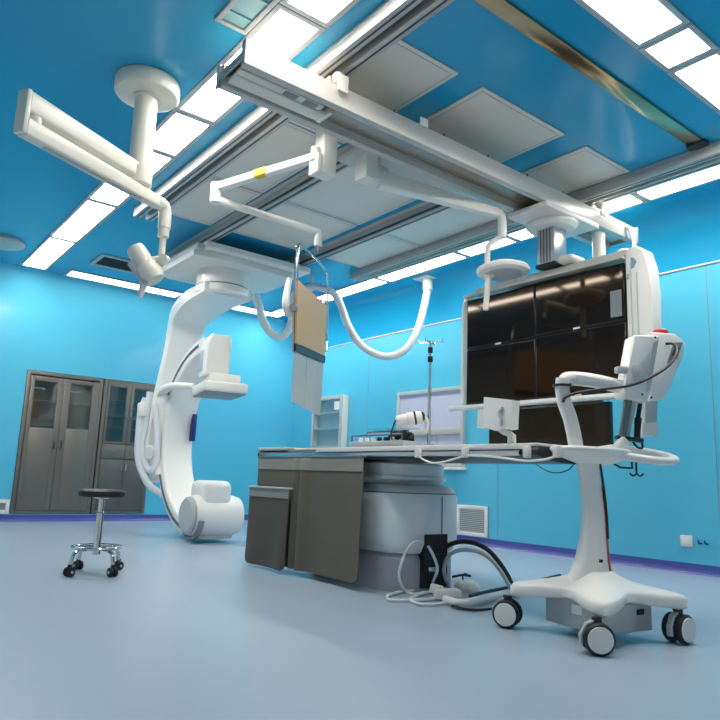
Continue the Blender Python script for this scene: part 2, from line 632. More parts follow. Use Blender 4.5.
# ------------------------------------------------------------------ monitor wall hung from the bridge
MX = 4.40
mc = (4.44, 3.19)
mb = thing('monitor_wall', 'large suspended bank of dark monitors in a white frame under the cross beam', 'monitor bank', (mc[0], mc[1], 1.0))
b = MB()
b.box(mc[0] - .36, mc[0] + .36, BY0 - .03, BY1 + .03, BZ0 - .055, BZ0 - .008, .012)
b.lathe((mc[0], mc[1], BZ0 - .055), (0, 0, -1), [(.21, 0), (.21, .02), (.18, .05), (.12, .055)], 32)
b.build('carriage', 'white2', mb)
cz0 = 2.475
b = MB()
b.box(mc[0] - .085, mc[0] + .085, mc[1] - .085, mc[1] + .085, cz0, BZ0 - .10, .012)
b.build('column', 'alu', mb)
b = MB()
for dy in (-.05, -.02, .01, .04):
    b.box(mc[0] - .0885, mc[0] - .0855, mc[1] + dy, mc[1] + dy + .012, cz0 + .01, BZ0 - .12)
b.build('column_rib', 'aludark', mb)
MB().box(mc[0] - .095, mc[0] + .095, mc[1] - .095, mc[1] + .095, cz0 - .035, cz0, .006).build('collar', 'dark', mb)
my0, my1, mz0, mz1 = 2.535, 4.085, 1.375, 2.335
# white tube frame round the bank: a loop in the plane X = const
fx = MX + .03
loop = []
for (y, z) in [(my1 + .06, mz0 + .02), (my1 + .06, 1.85), (my1 + .055, mz1 - .06), (my1 - .0, mz1 + .03), (my1 - .12, mz1 + .055)]:
    loop.append((fx, y, z))
MB().tube(loop, .026, 12).build('side_hoop', 'white', mb)
b = MB()
b.box(MX + .0, MX + .075, my0 - .06, my1 - .1, mz1 + .02, mz1 + .10, .012)
b.build('top_bar', 'alup', mb)
MB().box(MX - .06, MX - .005, my0 - .02, my1 + .0, mz1 + .015, mz1 + .035, .004).build('light_ledge', 'alup', mb)
b = MB()
b.box(MX + .10, MX + .14, mc[1] - .45, mc[1] + .45, 1.5, 2.44, .01)
b.box(MX + .085, MX + .10, mc[1] - .4, mc[1] + .4, 1.1, 2.3, .004)
b.build('back_plate', 'aludark', mb)
# white near-side post with rounded top
b = MB()
side = [(my0 - .012, mz0 - .06), (my0 - .012, mz1 + .06), (my0 - .04, mz1 + .10), (my0 - .10, mz1 + .105), (my0 - .16, mz1 + .06), (my0 - .195, mz1 - .06), (my0 - .205, mz1 - .25), (my0 - .205, mz0 + .42), (my0 - .18, mz0 + .32), (my0 - .13, mz0 + .28), (my0 - .12, mz0 - .06)]
b.prism(side, MX - .01, MX + .13, 'x', .018, 3)
b.build('side_post', 'white', mb)
b = MB()
b.box(MX - .016, MX - .0105, my0 - .062, my0 - .054, mz0, mz1 - .02)
b.box(MX - .016, MX - .0105, my0 - .107, my0 - .099, mz0 + .1, mz1 - .1)
b.build('post_groove', 'ltgrey', mb)
b = MB()
b.prism([(my0 - .06, mz1 + .02), (my0 - .06, mz1 - .07), (my0 - .085, mz1 - .06), (my0 - .105, mz1 - .02), (my0 - .085, mz1 + .01)], MX - .0125, MX - .0102, 'x')
b.build('post_emblem', 'emblem', mb)
MB().box(MX - .015, MX - .0105, my0 - .042, my0 - .026, mz1 - .14, mz1 - .10).build('post_latch', 'bronze', mb)
# handrail below the upper monitors
MB().tube([(MX - .06, my1 + .14, mz0 - .03), (MX - .06, mc[1], mz0 - .03), (MX - .06, my0 - .1, mz0 - .03)], .023, 12, smooth=False).build('hand_rail', 'white', mb)
b = MB()
for y in (my1 - .2, my0 + .2):
    b.box(MX - .05, MX + .02, y - .02, y + .02, mz0 - .045, mz0 - .015, .004)
b.build('rail_bracket', 'white2', mb)


def monitor(y0, y1, z0, z1, x=MX, lab=None):
    o = MB().box(x - .002, x + .045, y0, y1, z0, z1, .006).build('monitor', 'bezel', mb)
    MB().box(x - .0035, x - .0005, y0 + .012, y1 - .012, z0 + .022, z1 - .012).build('screen', 'screen', o)
    MB().box(x - .0045, x - .0025, (y0 + y1) / 2 - .02, (y0 + y1) / 2 + .04, z0 + .004, z0 + .018).build('badge', 'paper', o)
    return o


ym = PX(535, 300, MX).y
zm = 1.875
ymr = PX(620, 340, MX).y
monitor(ym + .0015, my1, zm + .0015, mz1)
monitor(my0, ym - .0015, zm + .0165, mz1)
monitor(ym + .0015, my1, mz0, zm - .0015)
monitor(my0, ym - .0015, mz0, zm + .0135)
MB().box(MX + .046, MX + .06, my0 + .02, my1 - .02, mz0 + .02, mz1 - .02).build('backing', 'bezel', mb)
ly1, ly0 = PX(489, 420, MX + .05).y, PX(610, 420, MX + .05).y
monitor(ly0, ly1, PX(545, 449, MX + .05).z, 1.325, x=MX + .05)
MB().box(MX - .006, MX - .0042, my0 + .025, my0 + .115, mz1 - .40, mz1 - .20).build('screen_reflection', M['midgrey'], mb)  # grey plate on the screen imitating a reflection, not a fitting
# service hoses at the top near end
b = MB()
b.rcyl((4.985, 3.10, 2.50), (4.985, 3.10, BZ0 - .012), .055, .008)
b.tube([(4.985, 3.10, 2.51), (4.95, 3.06, 2.44), (4.8, 2.95, 2.40), (4.56, 2.8, 2.38)], .045, 12)
b.build('service_tube', 'white', mb)
b = MB()
b.tube([PY(626, 226, 2.99), PY(631, 232, 2.96), PY(634, 243, 2.92), PY(632.5, 252, 2.88), PY(627, 257, 2.8), (4.56, 2.62, 2.36)], .018, 10)
b.build('cable', 'white', mb)
b = MB()
b.lathe((4.60, 2.64, 2.40), (0, 0, 1), [(.10, 0), (.10, .03), (.085, .075), (.05, .105), (.01, .112)], 24)
b.build('joint_hood', 'white', mb)
MB().box(mc[0] - .1, mc[0] + .1, mc[1] - .26, mc[1] - .11, 2.44, 2.50, .03, 3).build('hub_cover', 'white2', mb)

# ------------------------------------------------------------------ ceiling lamp on the left (disc, column, folding arms)
lc = (1.32, 4.09)
lp = thing('ceiling_arm_lamp', 'small cream lamp on a folding double arm under a round white ceiling disc', 'ceiling lamp', (lc[0], lc[1], ZC))
MB().lathe((*lc, ZC - .001), (0, 0, -1), [(.198, 0), (.206, .012), (.206, .085), (.196, .10), (.175, .108), (.08, .112)], 48).build('ceiling_disc', 'cream', lp)
b = MB()
b.lathe((*lc, ZC - .113), (0, 0, -1), [(.088, 0), (.088, .012), (.072, .014), (.072, .50), (.085, .502), (.085, .61), (.07, .625)], 32)
b.build('column', 'cream', lp)
el = V((0.565, 3.68, 0))


def flatarm(p0, p1, w0, w1, h0, h1, mb_, rd=.14):
    """a rounded box arm from p0 to p1, w across, h tall"""
    p0, p1 = V(p0), V(p1)
    d = (p1 - p0).normalized()
    bb = d.cross(V((0, 0, 1))).normalized()
    N = 8
    path = [p0.lerp(p1, i / N) for i in range(N + 1)]
    mb_.sweep(path, bb, rrect(1, 1, rd, 3), scale=lambda t: (w0 + (w1 - w0) * t, h0 + (h1 - h0) * t))


b = MB()
flatarm((lc[0] + .0, lc[1] + .0, 2.575), (el.x, el.y, 2.585), .09, .078, .10, .12, b)
b.build('upper_arm', 'cream', lp)
b = MB()
b.obox((el.x - .012, el.y - .006, 2.525), .035, .08, .25, (0, 0, math.atan2(lc[1] - el.y, lc[0] - el.x)), .012)
b.rcyl((el.x + .05, el.y + .025, 2.398), (el.x + .05, el.y + .025, 2.53), .038, .008)
b.build('elbow', 'cream', lp)
e3 = V((1.53, 4.15, 0))
b = MB()
flatarm((el.x, el.y, 2.445), (e3.x - .05, e3.y - .025, 2.43), .08, .07, .10, .075, b)
b.build('lower_arm', 'cream', lp)
b = MB()
flatarm((el.x + .12, el.y + .06, 2.3925), (e3.x - .2, e3.y - .1, 2.3895), .03, .03, .01, .01, b)
b.build('arm_groove', 'ltgrey', lp)
b = MB()
b.tube([(e3.x - .07, e3.y - .035, 2.43), (e3.x - .02, e3.y - .01, 2.435), (e3.x + .005, e3.y, 2.40), (e3.x + .01, e3.y, 2.33), (e3.x + .01, e3.y, 2.28)], .042, 14)
b.build('knuckle', 'cream', lp)
b = MB()
b.rcyl((e3.x + .01, e3.y, 2.215), (e3.x + .01, e3.y, 2.30), .036, .006)
b.cyl((e3.x + .01, e3.y, 2.02), (e3.x + .01, e3.y, 2.22), .021)
b.build('drop_rod', 'cream', lp)
# lamp head: hub, cross tube, slanted body, handle
P = lambda px, py: PV(px, py, (e3.x + .01, e3.y), (e3.x + .01 + rt.x, e3.y + rt.y))
hb = P(164, 259)
b = MB()
b.cyl(hb + bk * .035, hb - bk * .035, .03, n=20)
b.cyl(P(164, 259), P(148, 261), .028, .024, n=18)
b.build('swivel', 'cream', lp)
b = MB()
q0, q1 = P(136, 250), P(155, 279)
dd = (q1 - q0).normalized()
b.lathe(q0 - dd * .02, dd, [(.02, 0), (.055, .005), (.062, .03), (.062, .10), (.055, .14), (.075, .16), (.078, .22), (.06, .27), (.02, .275)], 28)
b.build('head', 'cream', lp)
b = MB()
q2 = P(132, 263)
b.sweep([q2, P(138, 272), P(145, 280), P(150, 283)], bk, rrect(.09, .05, .015), scale=None)
b.build('head_yoke', 'ltgrey', lp)
b = MB()
b.cyl(P(144, 281), P(143, 287), .03, .024, n=16)
b.cyl(P(143, 287), P(140, 297), .024, .017, n=16)
b.build('handle', 'white2', lp)

# ------------------------------------------------------------------ suspension plate between the inner rails, for shield and disc lamp
t = thing('ceiling_suspension_plate', 'pale grey plate bridging the ceiling rails just behind the cross beam', 'ceiling mount', (3.1, 3.6, 3.03))
MB().box(2.70, 4.10, 3.47, 3.83, 3.03, 3.075, .008).build('plate', 'alup', t)
b = MB()
for x in (2.86, 4.02):
    b.box(x - .035, x + .035, 3.53, 3.78, 3.0755, 3.0955, .004)
b.build('slider', 'midgrey', t)

# ------------------------------------------------------------------ radiation shield on its folding arm
SX, SY = 2.43, 3.60
sh = thing('radiation_shield', 'tan ceiling hung shield board with grey lead flaps on a white folding arm', 'radiation shield', (SX, SY, ZC))
b = MB()
b.box(SX - .055, SX + .055, SY - .06, SY + .06, 2.74, ZC - .016, .008)
b.box(SX - .10, SX - .055, SY - .055, SY + .06, 2.735, 2.88, .012)
b.build('mount_block', 'white', sh)
MB().box(SX - .10, SX + .10, SY - .10, SY + .10, ZC - .024, ZC - .0155, .004).build('ceiling_plate', 'white2', sh)
el2 = PZ(216, 195, 2.80)
a0 = V((SX - .085, SY, 2.87))
b = MB()
flatarm(a0 + V((.02, 0, 0.0)), V((el2.x, el2.y, 2.86)), .06, .06, .055, .06, b)
b.rcyl(V((a0.x - .0, a0.y, 2.83)), V((a0.x, a0.y, 2.93)), .034, .006)
b.build('upper_arm', 'white', sh)
b = MB()
pa, pb_ = a0.lerp(V((el2.x, el2.y, 2.86)), .46), a0.lerp(V((el2.x, el2.y, 2.86)), .57)
flatarm(pa, pb_, .0615, .0615, .057, .0605, b)
b.build('arm_label', 'yellow', sh)
MB().rcyl((el2.x, el2.y, 2.735), (el2.x, el2.y, 2.895), .045, .006).build('elbow', 'white', sh)
hk = V((2.90, 4.34, 2.52))
a2 = V((el2.x, el2.y, 2.765))
a3 = PV(312, 230, (el2.x, el2.y), (hk.x, hk.y))
b = MB()
b.tube([a2, a2.lerp(a3, .25) - V((0, 0, .004)), a2.lerp(a3, .6), a3, V((hk.x, hk.y, a3.z - .015)), V((hk.x, hk.y, a3.z - .07)), V((hk.x, hk.y, hk.z + .03))], lambda t_: .034 - .006 * math.sin(math.pi * min(1, t_ * 1.3)), 14)
b.build('spring_arm', 'white', sh)
dS = V((ray(508, 469).x, ray(508, 469).y, 0)).normalized()
A2 = (hk.x, hk.y)
B2 = (hk.x + dS.x, hk.y + dS.y)
S = lambda px, py: PV(px, py, A2, B2)
nS = V((-dS.y, dS.x, 0))
b = MB()
b.tube([hk + V((0, 0, .06)), hk + V((0, 0, -.03))], .02, 10, smooth=False)
b.tube([S(293, 352), S(294, 300), S(296.5, 252), S(297.5, 246), S(299.5, 243.5), S(302, 245), S(314, 257), S(322, 266), S(326.5, 272), S(327.5, 278), S(327.5, 330), S(326, 352)], .0085, 8, k=5)
b.tube([S(298.5, 246), S(297, 300), S(295.5, 345)], .006, 8)
b.build('hoop', 'chrome', sh)
tan = [S(297, 280), S(325.5, 305.5), S(324, 356), S(295, 343)]


def slab(quad_, n_, th, mb_):
    o = n_ * (th / 2)
    mb_.loft([[p + o for p in quad_], [p - o for p in quad_]])


b = MB()
slab(tan, nS, .018, b)
b.build('board', 'tan', sh)
b = MB()
slab([S(294.5, 343.5), S(324, 356.5), S(323.5, 363), S(294, 351)], nS, .028, b)
b.build('clamp_bar', 'dark', sh)
# flap strips
for i in range(5):
    u0, u1 = i / 5 + .004, (i + 1) / 5 - .004
    T0, T1, Bq0, Bq1 = S(294, 351), S(323.5, 363), S(291.5, 401), S(320, 416)
    q = [T0.lerp(T1, u0), T0.lerp(T1, u1), Bq0.lerp(Bq1, u1), Bq0.lerp(Bq1, u0)]
    b = MB()
    slab([p + nS * (.004 * (i % 2)) for p in q], nS, .005, b)
    b.build('lead_strip', 'flap', sh)
b = MB()
b.obox(S(294, 308), .05, .05, .05, (0, 0, math.atan2(dS.y, dS.x)), .012)
b.cyl(S(294, 308) + bk * .03, S(294, 308) + bk * .075, .026, n=16)
b.obox(S(325, 335), .03, .03, .045, (0, 0, math.atan2(dS.y, dS.x)), .008)
b.build('clamp', M['midgrey'], sh)
b = MB()
b.tube([S(296, 279) + nS * .05, S(293.5, 292) + nS * .05, S(292.5, 306) + nS * .05, S(295, 313) + nS * .05], lambda t_: .02 + .012 * t_, 10)
b.build('grip', 'white', sh)

# ------------------------------------------------------------------ disc lamp on a spring arm
la = V((2.80, 3.60, 2.93))
le = V((3.85, 3.24, 2.775))
dl = thing('surgical_lamp', 'white disc lamp with stick handle on a spring arm beside the monitors', 'surgical lamp', (la.x, la.y, 3.03))
b = MB()
b.box(la.x - .06, la.x + .05, la.y - .07, la.y + .07, 2.83, 3.0295, .010)
b.box(la.x + .05, la.x + .16, la.y - .06, la.y + .06, 2.845, 2.965, .010)
b.build('mount', 'white2', dl)
la = PV(372, 178, (la.x, la.y), (le.x, le.y))
le = PV(497, 213, (2.80, 3.60), (3.85, 3.24))
b = MB()
flatarm(V((2.90, 3.57, la.z)), le, .09, .06, .125, .07, b)
b.build('spring_arm', 'white', dl)
D = lambda px, py: PV(px, py, (le.x, le.y), (le.x + rt.x, le.y + rt.y))
b = MB()
b.tube([le - (le - la).normalized() * .06, le, D(500, 214), D(502, 221), D(502, 238)], .034, 12)
b.build('knuckle', 'white', dl)
b = MB()
b.tube([D(502, 236), D(496, 240), D(489, 245), D(487.5, 252), D(487.5, 265)], .022, 12)
b.build('yoke', 'white', dl)
hc = D(503, 269)
hn = (V((0, 0, 1)) - bk * .10 - rt * .05).normalized()
b = MB()
uu = rt - hn * rt.dot(hn)
b.lathe(hc - hn * .045, hn, [(.02, 0), (.165, .0), (.195, .012), (.205, .03), (.195, .05), (.14, .075), (.05, .09), (.01, .092)], 40, sx=1.0, sy=.85, u=uu)
b.build('head', 'white', dl)
b = MB()
b.lathe(hc - hn * .0455, -hn, [(.145, 0), (.145, .004), (.12, .006), (.01, .006)], 32, sx=1.0, sy=.82, u=uu)
b.build('lens', 'ltgrey', dl)
b = MB()
b.tube([D(489, 272), D(487.5, 288), D(485.5, 310)], lambda t_: .026 - .006 * t_, 14)
b.lathe(D(489, 273), -hn, [(.04, 0), (.04, .03), (.028, .04)], 20)
b.build('handle', 'white2', dl)

# ------------------------------------------------------------------ C-arm gantry
GX, GY = 3.22, 6.62
ca = thing('c_arm', 'white ceiling hung C-arm X-ray unit standing between cabinets and table', 'x-ray machine', (GX, GY, 0))
b = MB()
b.box(2.78, 4.08, 6.22, 7.42, 3.005, 3.075, .015)
b.prism([(2.70, 6.36), (2.95, 6.30), (3.9, 6.34), (4.0, 6.5), (4.0, 7.1), (3.85, 7.42), (2.85, 7.42), (2.70, 7.3)], 2.93, 3.005, 'z', .012)
b.build('carriage', 'white2', ca)
b = MB()
b.box(2.70, 2.78, 6.28, 7.35, 2.985, 3.05, .006)
b.build('carriage_side', 'ltgrey', ca)
b = MB()
for x in (2.86, 4.02):
    for y in (6.4, 7.2):
        b.box(x - .028, x + .028, y - .08, y + .08, 3.0755, 3.0955, .003)
b.build('roller', 'dark', ca)
NX, NY = 3.25, 6.78
b = MB()
b.lathe((NX, NY, 2.93), (0, 0, -1), [(.29, 0), (.29, .16), (.28, .165), (.28, .175), (.30, .18), (.30, .25), (.28, .27), (.1, .275)], 48)
b.build('neck', 'white', ca)
MB().lathe((NX, NY, 2.7655), (0, 0, -1), [(.292, 0), (.292, .009)], 48).build('neck_seam', 'midgrey', ca)
# suspension arm: from the neck backwards and down
path = catmull([(NX, 6.60, 2.70), (NX, 7.1, 2.69), (NX + .05, 7.5, 2.68), (NX + .09, 7.83, 2.63), (NX + .11, 7.97, 2.50), (NX + .10, 8.0, 2.25), (NX + .06, 8.03, 1.9), (NX + .01, 8.05, 1.5), (NX - .04, 8.05, 1.1), (NX - .05, 8.0, .82)], 6)
b = MB()
b.sweep(path, (1, 0, 0), rrect(1, 1, .08, 3), scale=lambda t_: (.58 - .15 * min(1, t_ * 2.2) - .02 * t_, .12 + .07 * math.sin(min(1, t_ * 1.6) * math.pi)))
b.build('suspension_arm', 'white', ca)
# ring
RC = (6.58, 1.085)
RO, RI = 1.065, .90
RM = (RO + RI) / 2
RX = 3.205
angs = [math.radians(a) for a in range(-100, 99, 6)]
path = [V((RX, RC[0] + RM * 1.06 * math.cos(a), RC[1] + RM * math.sin(a))) for a in angs]
angs = [math.radians(a) for a in range(-100, 87, 6)]
tp = lambda i: 1 - .45 * min(1, max(0, (i / (len(angs) - 1) - .72) / .22))
path = [V((RX - .185 * (1 - tp(i)), RC[0] + RM * 1.06 * math.cos(a), RC[1] + RM * math.sin(a))) for i, a in enumerate(angs)]
b = MB()
b.sweep(path, (1, 0, 0), rrect(.37, RO - RI, .03, 4), scale=lambda t_: (tp(t_ * (len(angs) - 1)), 1))
b.build('c_ring', 'white', ca)
for s_, nm_ in ((-1, 'ring_groove'),):
    path2 = [V((RX + s_ * .187, RC[0] + (RM + .01) * 1.06 * math.cos(a), RC[1] + (RM + .01) * math.sin(a))) for a in angs[1:-1]]
    b = MB()
    b.sweep(path2, (1, 0, 0), rrect(.012, .035, .004, 2))
    b.build(nm_, 'aludark', ca)
# holder (the sleeve that clasps the ring)
angs2 = [math.radians(a) for a in range(-26, 31, 4)]
b = MB()
path3 = [V((RX - .01, RC[0] + (RM + .10) * 1.06 * math.cos(a), RC[1] + (RM + .10) * math.sin(a))) for a in angs2]
b.sweep(path3, (1, 0, 0), rrect(.46, .24, .05, 4))
b.build('ring_holder', 'white', ca)
b = MB()
b.tube([(RX - .20, 7.66, 1.60), (RX - .24, 7.45, 1.64), (RX - .235, 7.2, 1.65), (RX - .12, 6.95, 1.64)], lambda t_: .06 - .025 * t_, 12)
b.build('holder_wing', 'white', ca)
# cable loops on the left flank
LA = (2.93, 7.6)
LB = (2.93 + rt.x, 7.6 + rt.y)
Lp = lambda px, py: PV(px, py, LA, LB)
b = MB()
b.tube([Lp(146, 398), Lp(141, 412), Lp(139, 432), Lp(138, 455), Lp(142, 472), Lp(150, 486), Lp(163, 495)], .040, 12)
b.build('cable_hose', 'hose', ca)
b = MB()
b.tube([Lp(150, 392), Lp(146, 420), Lp(142, 447), Lp(146, 466), Lp(152.5, 470), Lp(156.5, 457), Lp(157, 430), Lp(155, 405)], .038, 12)
b.build('cable_hose', 'hose', ca)
b = MB()
b.rcyl(Lp(143, 417), Lp(144, 403), .07, .015)
b.build('hose_clamp', 'white2', ca)
b = MB()
b.lathe(Lp(150.5, 452), bk, [(.001, 0), (.06, .002), (.07, .02), (.06, .05), (.001, .055)], 20, sx=.8, sy=1.2, u=rt)
b.build('hose_clamp', 'white2', ca)
# detector
DX, DY = 3.16, 6.46
DM = Matrix.Translation((DX, DY, 0)) @ Matrix.Rotation(math.radians(-13), 4, 'Z') @ Matrix.Translation((-DX, -DY, 0))
b = MB(DM)
b.prism([(DX - .20, 2.02), (DX - .16, 2.13), (DX + .02, 2.13), (DX + .05, 2.09), (DX + .05, 1.70), (DX - .20, 1.70)], DY - .17, DY + .17, 'y', .02, 3)
b.build('detector_head', 'white', ca)
b = MB(DM)
b.box(DX - .16, DX + .14, DY - .3, DY + .2, 1.606, 1.70, .014)
b.box(DX - .25, DX + .20, DY - .40, DY + .24, 1.50, 1.605, .025, 3)
b.build('detector_panel', 'white', ca)
MB(DM).box(DX - .235, DX + .185, DY - .385, DY + .225, 1.49, 1.505, .004).build('detector_window', M['midgrey'], ca)
MB(DM).box(DX - .205, DX - .19, DY + .0, DY + .15, 1.75, 1.98, .004).build('vent_panel', 'ltgrey', ca)
# tube
b = MB()
TX = 3.20
b.lathe((TX - .30, 6.42, .27), (1, 0, 0), [(.10, 0), (.19, .012), (.205, .05), (.205, .46), (.185, .53), (.12, .555)], 40)
b.build('tube_housing', 'white', ca)
b = MB()
b.lathe((TX - .302, 6.42, .27), (-1, 0, 0), [(.185, 0), (.185, .01), (.16, .03), (.05, .035)], 36)
b.build('tube_end_cap', 'ltgrey', ca)
b = MB()
b.box(TX - .22, TX + .10, 6.26, 6.62, .35, .62, .07, 4)
b.build('collimator', 'white', ca)
b = MB()
pth = [V((TX - .02, 6.42 + .225 * math.cos(a), .27 + .222 * math.sin(a))) for a in [math.radians(k) for k in range(190, 352, 8)]]
b.sweep([q - V((.235, 0, 0)) for q in pth], (1, 0, 0), rrect(.06, .03, .012, 3))
b.build('tube_bumper', 'midgrey', ca)
MB().box(RX + .13, RX + .182, 7.465, 7.53, 1.06, 1.38, .004).build('ring_label', 'navy', ca)

# ------------------------------------------------------------------ hanging hose from gantry carriage to the ceiling
HA, HB = (3.88, 7.28), (5.62, 5.90)
Hp = lambda px, py: PV(px, py, HA, HB)
hz = thing('hanging_hose', 'white corrugated hose hanging in two loops from the ceiling behind the shield', 'hose', (5.62, 5.90, ZC))
b = MB()
b.tube([V((Hp(256.5, 293).x, Hp(256.5, 293).y, 2.915)), V((Hp(256.5, 293).x, Hp(256.5, 293).y, 2.87)), Hp(259, 306), Hp(262, 318), Hp(270, 332), Hp(281, 337), Hp(290, 327), Hp(293, 308), Hp(296, 292), Hp(306, 287), Hp(322, 288), Hp(334, 294), Hp(341, 306), Hp(348, 325), Hp(360, 344), Hp(375, 354), Hp(390, 356.5), Hp(405, 350), Hp(416, 334), Hp(423, 312), Hp(428, 289)], .047, 14, k=7)
b.build('hose', 'hose', hz)
b = MB()
b.box(5.62 - .13, 5.62 + .13, 5.90 - .13, 5.90 + .13, ZC - .02, ZC - .0008, .004)
b.build('ceiling_flange', 'white2', hz)
b = MB()
b.rcyl((5.625, 5.895, ZC - .16), (5.625, 5.895, ZC - .02), .062, .006)
b.build('socket', 'white2', hz)
h0 = Hp(311, 287)
b = MB()
b.box(h0.x - .02, h0.x + .02, h0.y - .02, h0.y + .02, h0.z + .05, ZC - .001, .004)
b.lathe(h0 - V((.03, -.03, 0)), V((HB[0] - HA[0], HB[1] - HA[1], 0)), [(.049, 0), (.058, 0), (.058, .06), (.049, .06)], 20)
b.build('hanger', 'white2', hz)

# ------------------------------------------------------------------ angiography table
TX0, TX1, TY0, TY1 = 2.76, 3.34, 2.085, 4.86
tb = thing('angiography_table', 'long narrow patient table on a silver pedestal in the middle of the room', 'patient table', (3.1, 3.9, 0))
b = MB()
sec = []
n = 14
prof = []
wd = (TX1 - TX0)
for i in range(n + 1):
    u = i / n
    prof.append((TX0 + wd * u, .845 - .035 * math.sin(math.pi * u) ** .6))
prof += [(TX1, .868), (TX1 - .02, .888), (TX0 + .02, .888), (TX0, .868)]
b.prism(prof, TY0, TY1, 'y', .0)
b.build('tabletop', M['dark'], tb, label='dark curved carbon tabletop')
b = MB()
b.prism([(TX0 + .03, TY0 + .02), (TX1 - .03, TY0 + .02), (TX1 - .03, TY1 - .5), (TX0 + .03, TY1 - .5)], .8885, .905, 'z', .006)
b.box(TX0 - .006, TX0 + .02, TY0 + .05, 4.02, .872, .902, .004)
b.build('mattress', 'white2', tb)
b = MB()
b.box(TX0 - .018, TX0 - .002, TY0 + .1, TY1 - .05, .838, .866, .003)
b.box(TX1 + .002, TX1 + .018, TY0 + .1, TY1 - .05, .838, .866, .003)
b.build('accessory_rail', 'chrome', tb)
# far end fittings
b = MB()
b.box(TX0 + .0, TX1, TY1 - .42, TY1 + .005, .8885, .915, .008)
b.build('end_pad', 'ltgrey', tb)
b = MB()
for z in (.80, .74, .68):
    b.rcyl((TX0 + .06, TY1 + .03, z), (TX1 - .05, TY1 + .03, z), .012, .003)
b.lathe((TX0 + .10, TY1 + .04, .64), (0, 1, 0), [(.03, 0), (.035, .02), (.03, .05)], 18)
b.build('end_fitting', 'chrome', tb)
MB().box(TX0 + .05, TX1 - .05, 3.75, TY1 + .02, .60, .808, .015).build('end_beam', 'midgrey', tb)


def plan(x0, x1, y0, y1, r):
    w_, h_ = x1 - x0, y1 - y0
    return [((x0 + x1) / 2 + q[0], (y0 + y1) / 2 + q[1]) for q in rrect(w_, h_, r, 8)]


b = MB()
PXa, PXb, PYa, PYb = 2.84, 3.49, 3.17, 4.35
b.loft([[(x, y, z) for x, y in plan(PXa + i, PXb - i, PYa + i, PYb - i, .26)] for z, i in ((.235, .035), (.25, .02), (.30, .0), (.60, .0), (.64, .012), (.665, .035))])
b.build('pedestal', 'silver', tb)
b = MB()
b.loft([[(x, y, z) for x, y in plan(PXa + i, PXb - i, PYa + i, PYb - i, .24)] for z, i in ((.0, .03), (.2, .03), (.236, .05))])
b.build('pedestal_base', 'basegrey', tb)
b = MB()
b.loft([[(x, y, z) for x, y in plan(PXa - i, PXb + i, PYa + .12 - i, PYb - i, .2)] for z, i in ((.666, -.05), (.70, -.01), (.72, -.01), (.722, -.03), (.80, -.02), (.812, -.03))])
b.build('pedestal_head', 'silver', tb)
b = MB()
b.loft([[(x, y, z) for x, y in plan(PXa + i, PXb - i, PYa + i, PYb - i, .26)] for z, i in ((.612, -.0015), (.618, -.0015))])
b.build('pedestal_seam', 'aludark', tb)
pn = plan(PXa - .003, PXb + .003, PYa - .003, PYb + .003, .26)
seg_ = pn[25:29]
seg_ = [V((3.045, 3.1725, 0)), V((3.10, 3.167, 0)), V((3.17, 3.167, 0)), V((3.245, 3.167, 0))]
for za, zb in ((.03, .235), (.237, .36)):
    b = MB()
    b.prism([(p.x, p.y - .001) for p in seg_] + [(seg_[-1].x, 3.24), (seg_[0].x, 3.24)], za, zb, 'z')
    b.build('service_opening', 'black', tb)
MB().box(3.19, 3.197, 3.1655, 3.18, .36, .60).build('pedestal_seam', 'midgrey', tb)
MB().box(3.07, 3.13, 3.150, 3.166, .13, .16, .003).build('connector', 'chrome', tb)
# white cord clipped along the side of the top
b = MB()
cl = [(418, 455), (424, 460), (434, 463), (448, 461), (465, 456), (480, 456), (495, 457), (511, 459), (527, 461), (545, 459.5), (557, 456)]
b.tube([PX(p, q, TX0 - .03) for p, q in cl], .006, 8)
b.build('side_cord', 'white', tb)
for p in (418, 465, 527, 557):
    q = PX(p, 454, TX0 - .028)
    MB().obox((q.x, q.y, .855), .03, .035, .055, bev=.006).build('cord_clip', 'white2', tb)
b = MB()
b.tube([PX(536, 464, TX0), PX(545, 470, TX0), PX(556, 473, TX0), PX(568, 470, TX0), PX(574, 464, TX0)], .003, 6)
b.build('hanging_wire', 'dark', tb)


# lead curtains
def drape(name, m_, x, y0, y1, z0, z1, band, label, folds, corner=.05, thick=.008):
    t = thing(name, label, 'lead curtain', (x, (y0 + y1) / 2, z0))
    NY_, NZ_ = 48, 30

    def pt(u, v, off):
        y = y0 + (y1 - y0) * u
        z = z0 + (z1 - z0) * v
        if v < corner / (z1 - z0):
            k = 1 - v * (z1 - z0) / corner
            ins = corner * (1 - math.sqrt(max(0, 1 - k * k)))
            y = min(max(y, y0 + ins), y1 - ins)
        d = sum(a * math.exp(-((u - c) / s_) ** 2) * (1 - v) ** p_ for c, s_, a, p_ in folds)
        d += .004 * math.sin(u * 9 + v * 3) * (1 - v)
        return V((x - d + off, y, z))

    def sheet(v0, v1, off, th):
        b = MB()
        fr_ = [[pt(i / NY_, v0 + (v1 - v0) * j / NZ_, off) for i in range(NY_ + 1)] for j in range(NZ_ + 1)]
        bk_ = [[p + V((th, 0, 0)) for p in r] for r in fr_]
        rings = [fr_[j] + bk_[j][::-1] for j in range(NZ_ + 1)]
        b.loft(rings)
        return b

    vb = 1 - band / (z1 - z0)
    sheet(0, vb + .01, 0, thick).build('sheet', m_, t, 60)
    sheet(vb, 1, -.006, .005).build('top_band', 'leadt', t, 60)
    return t


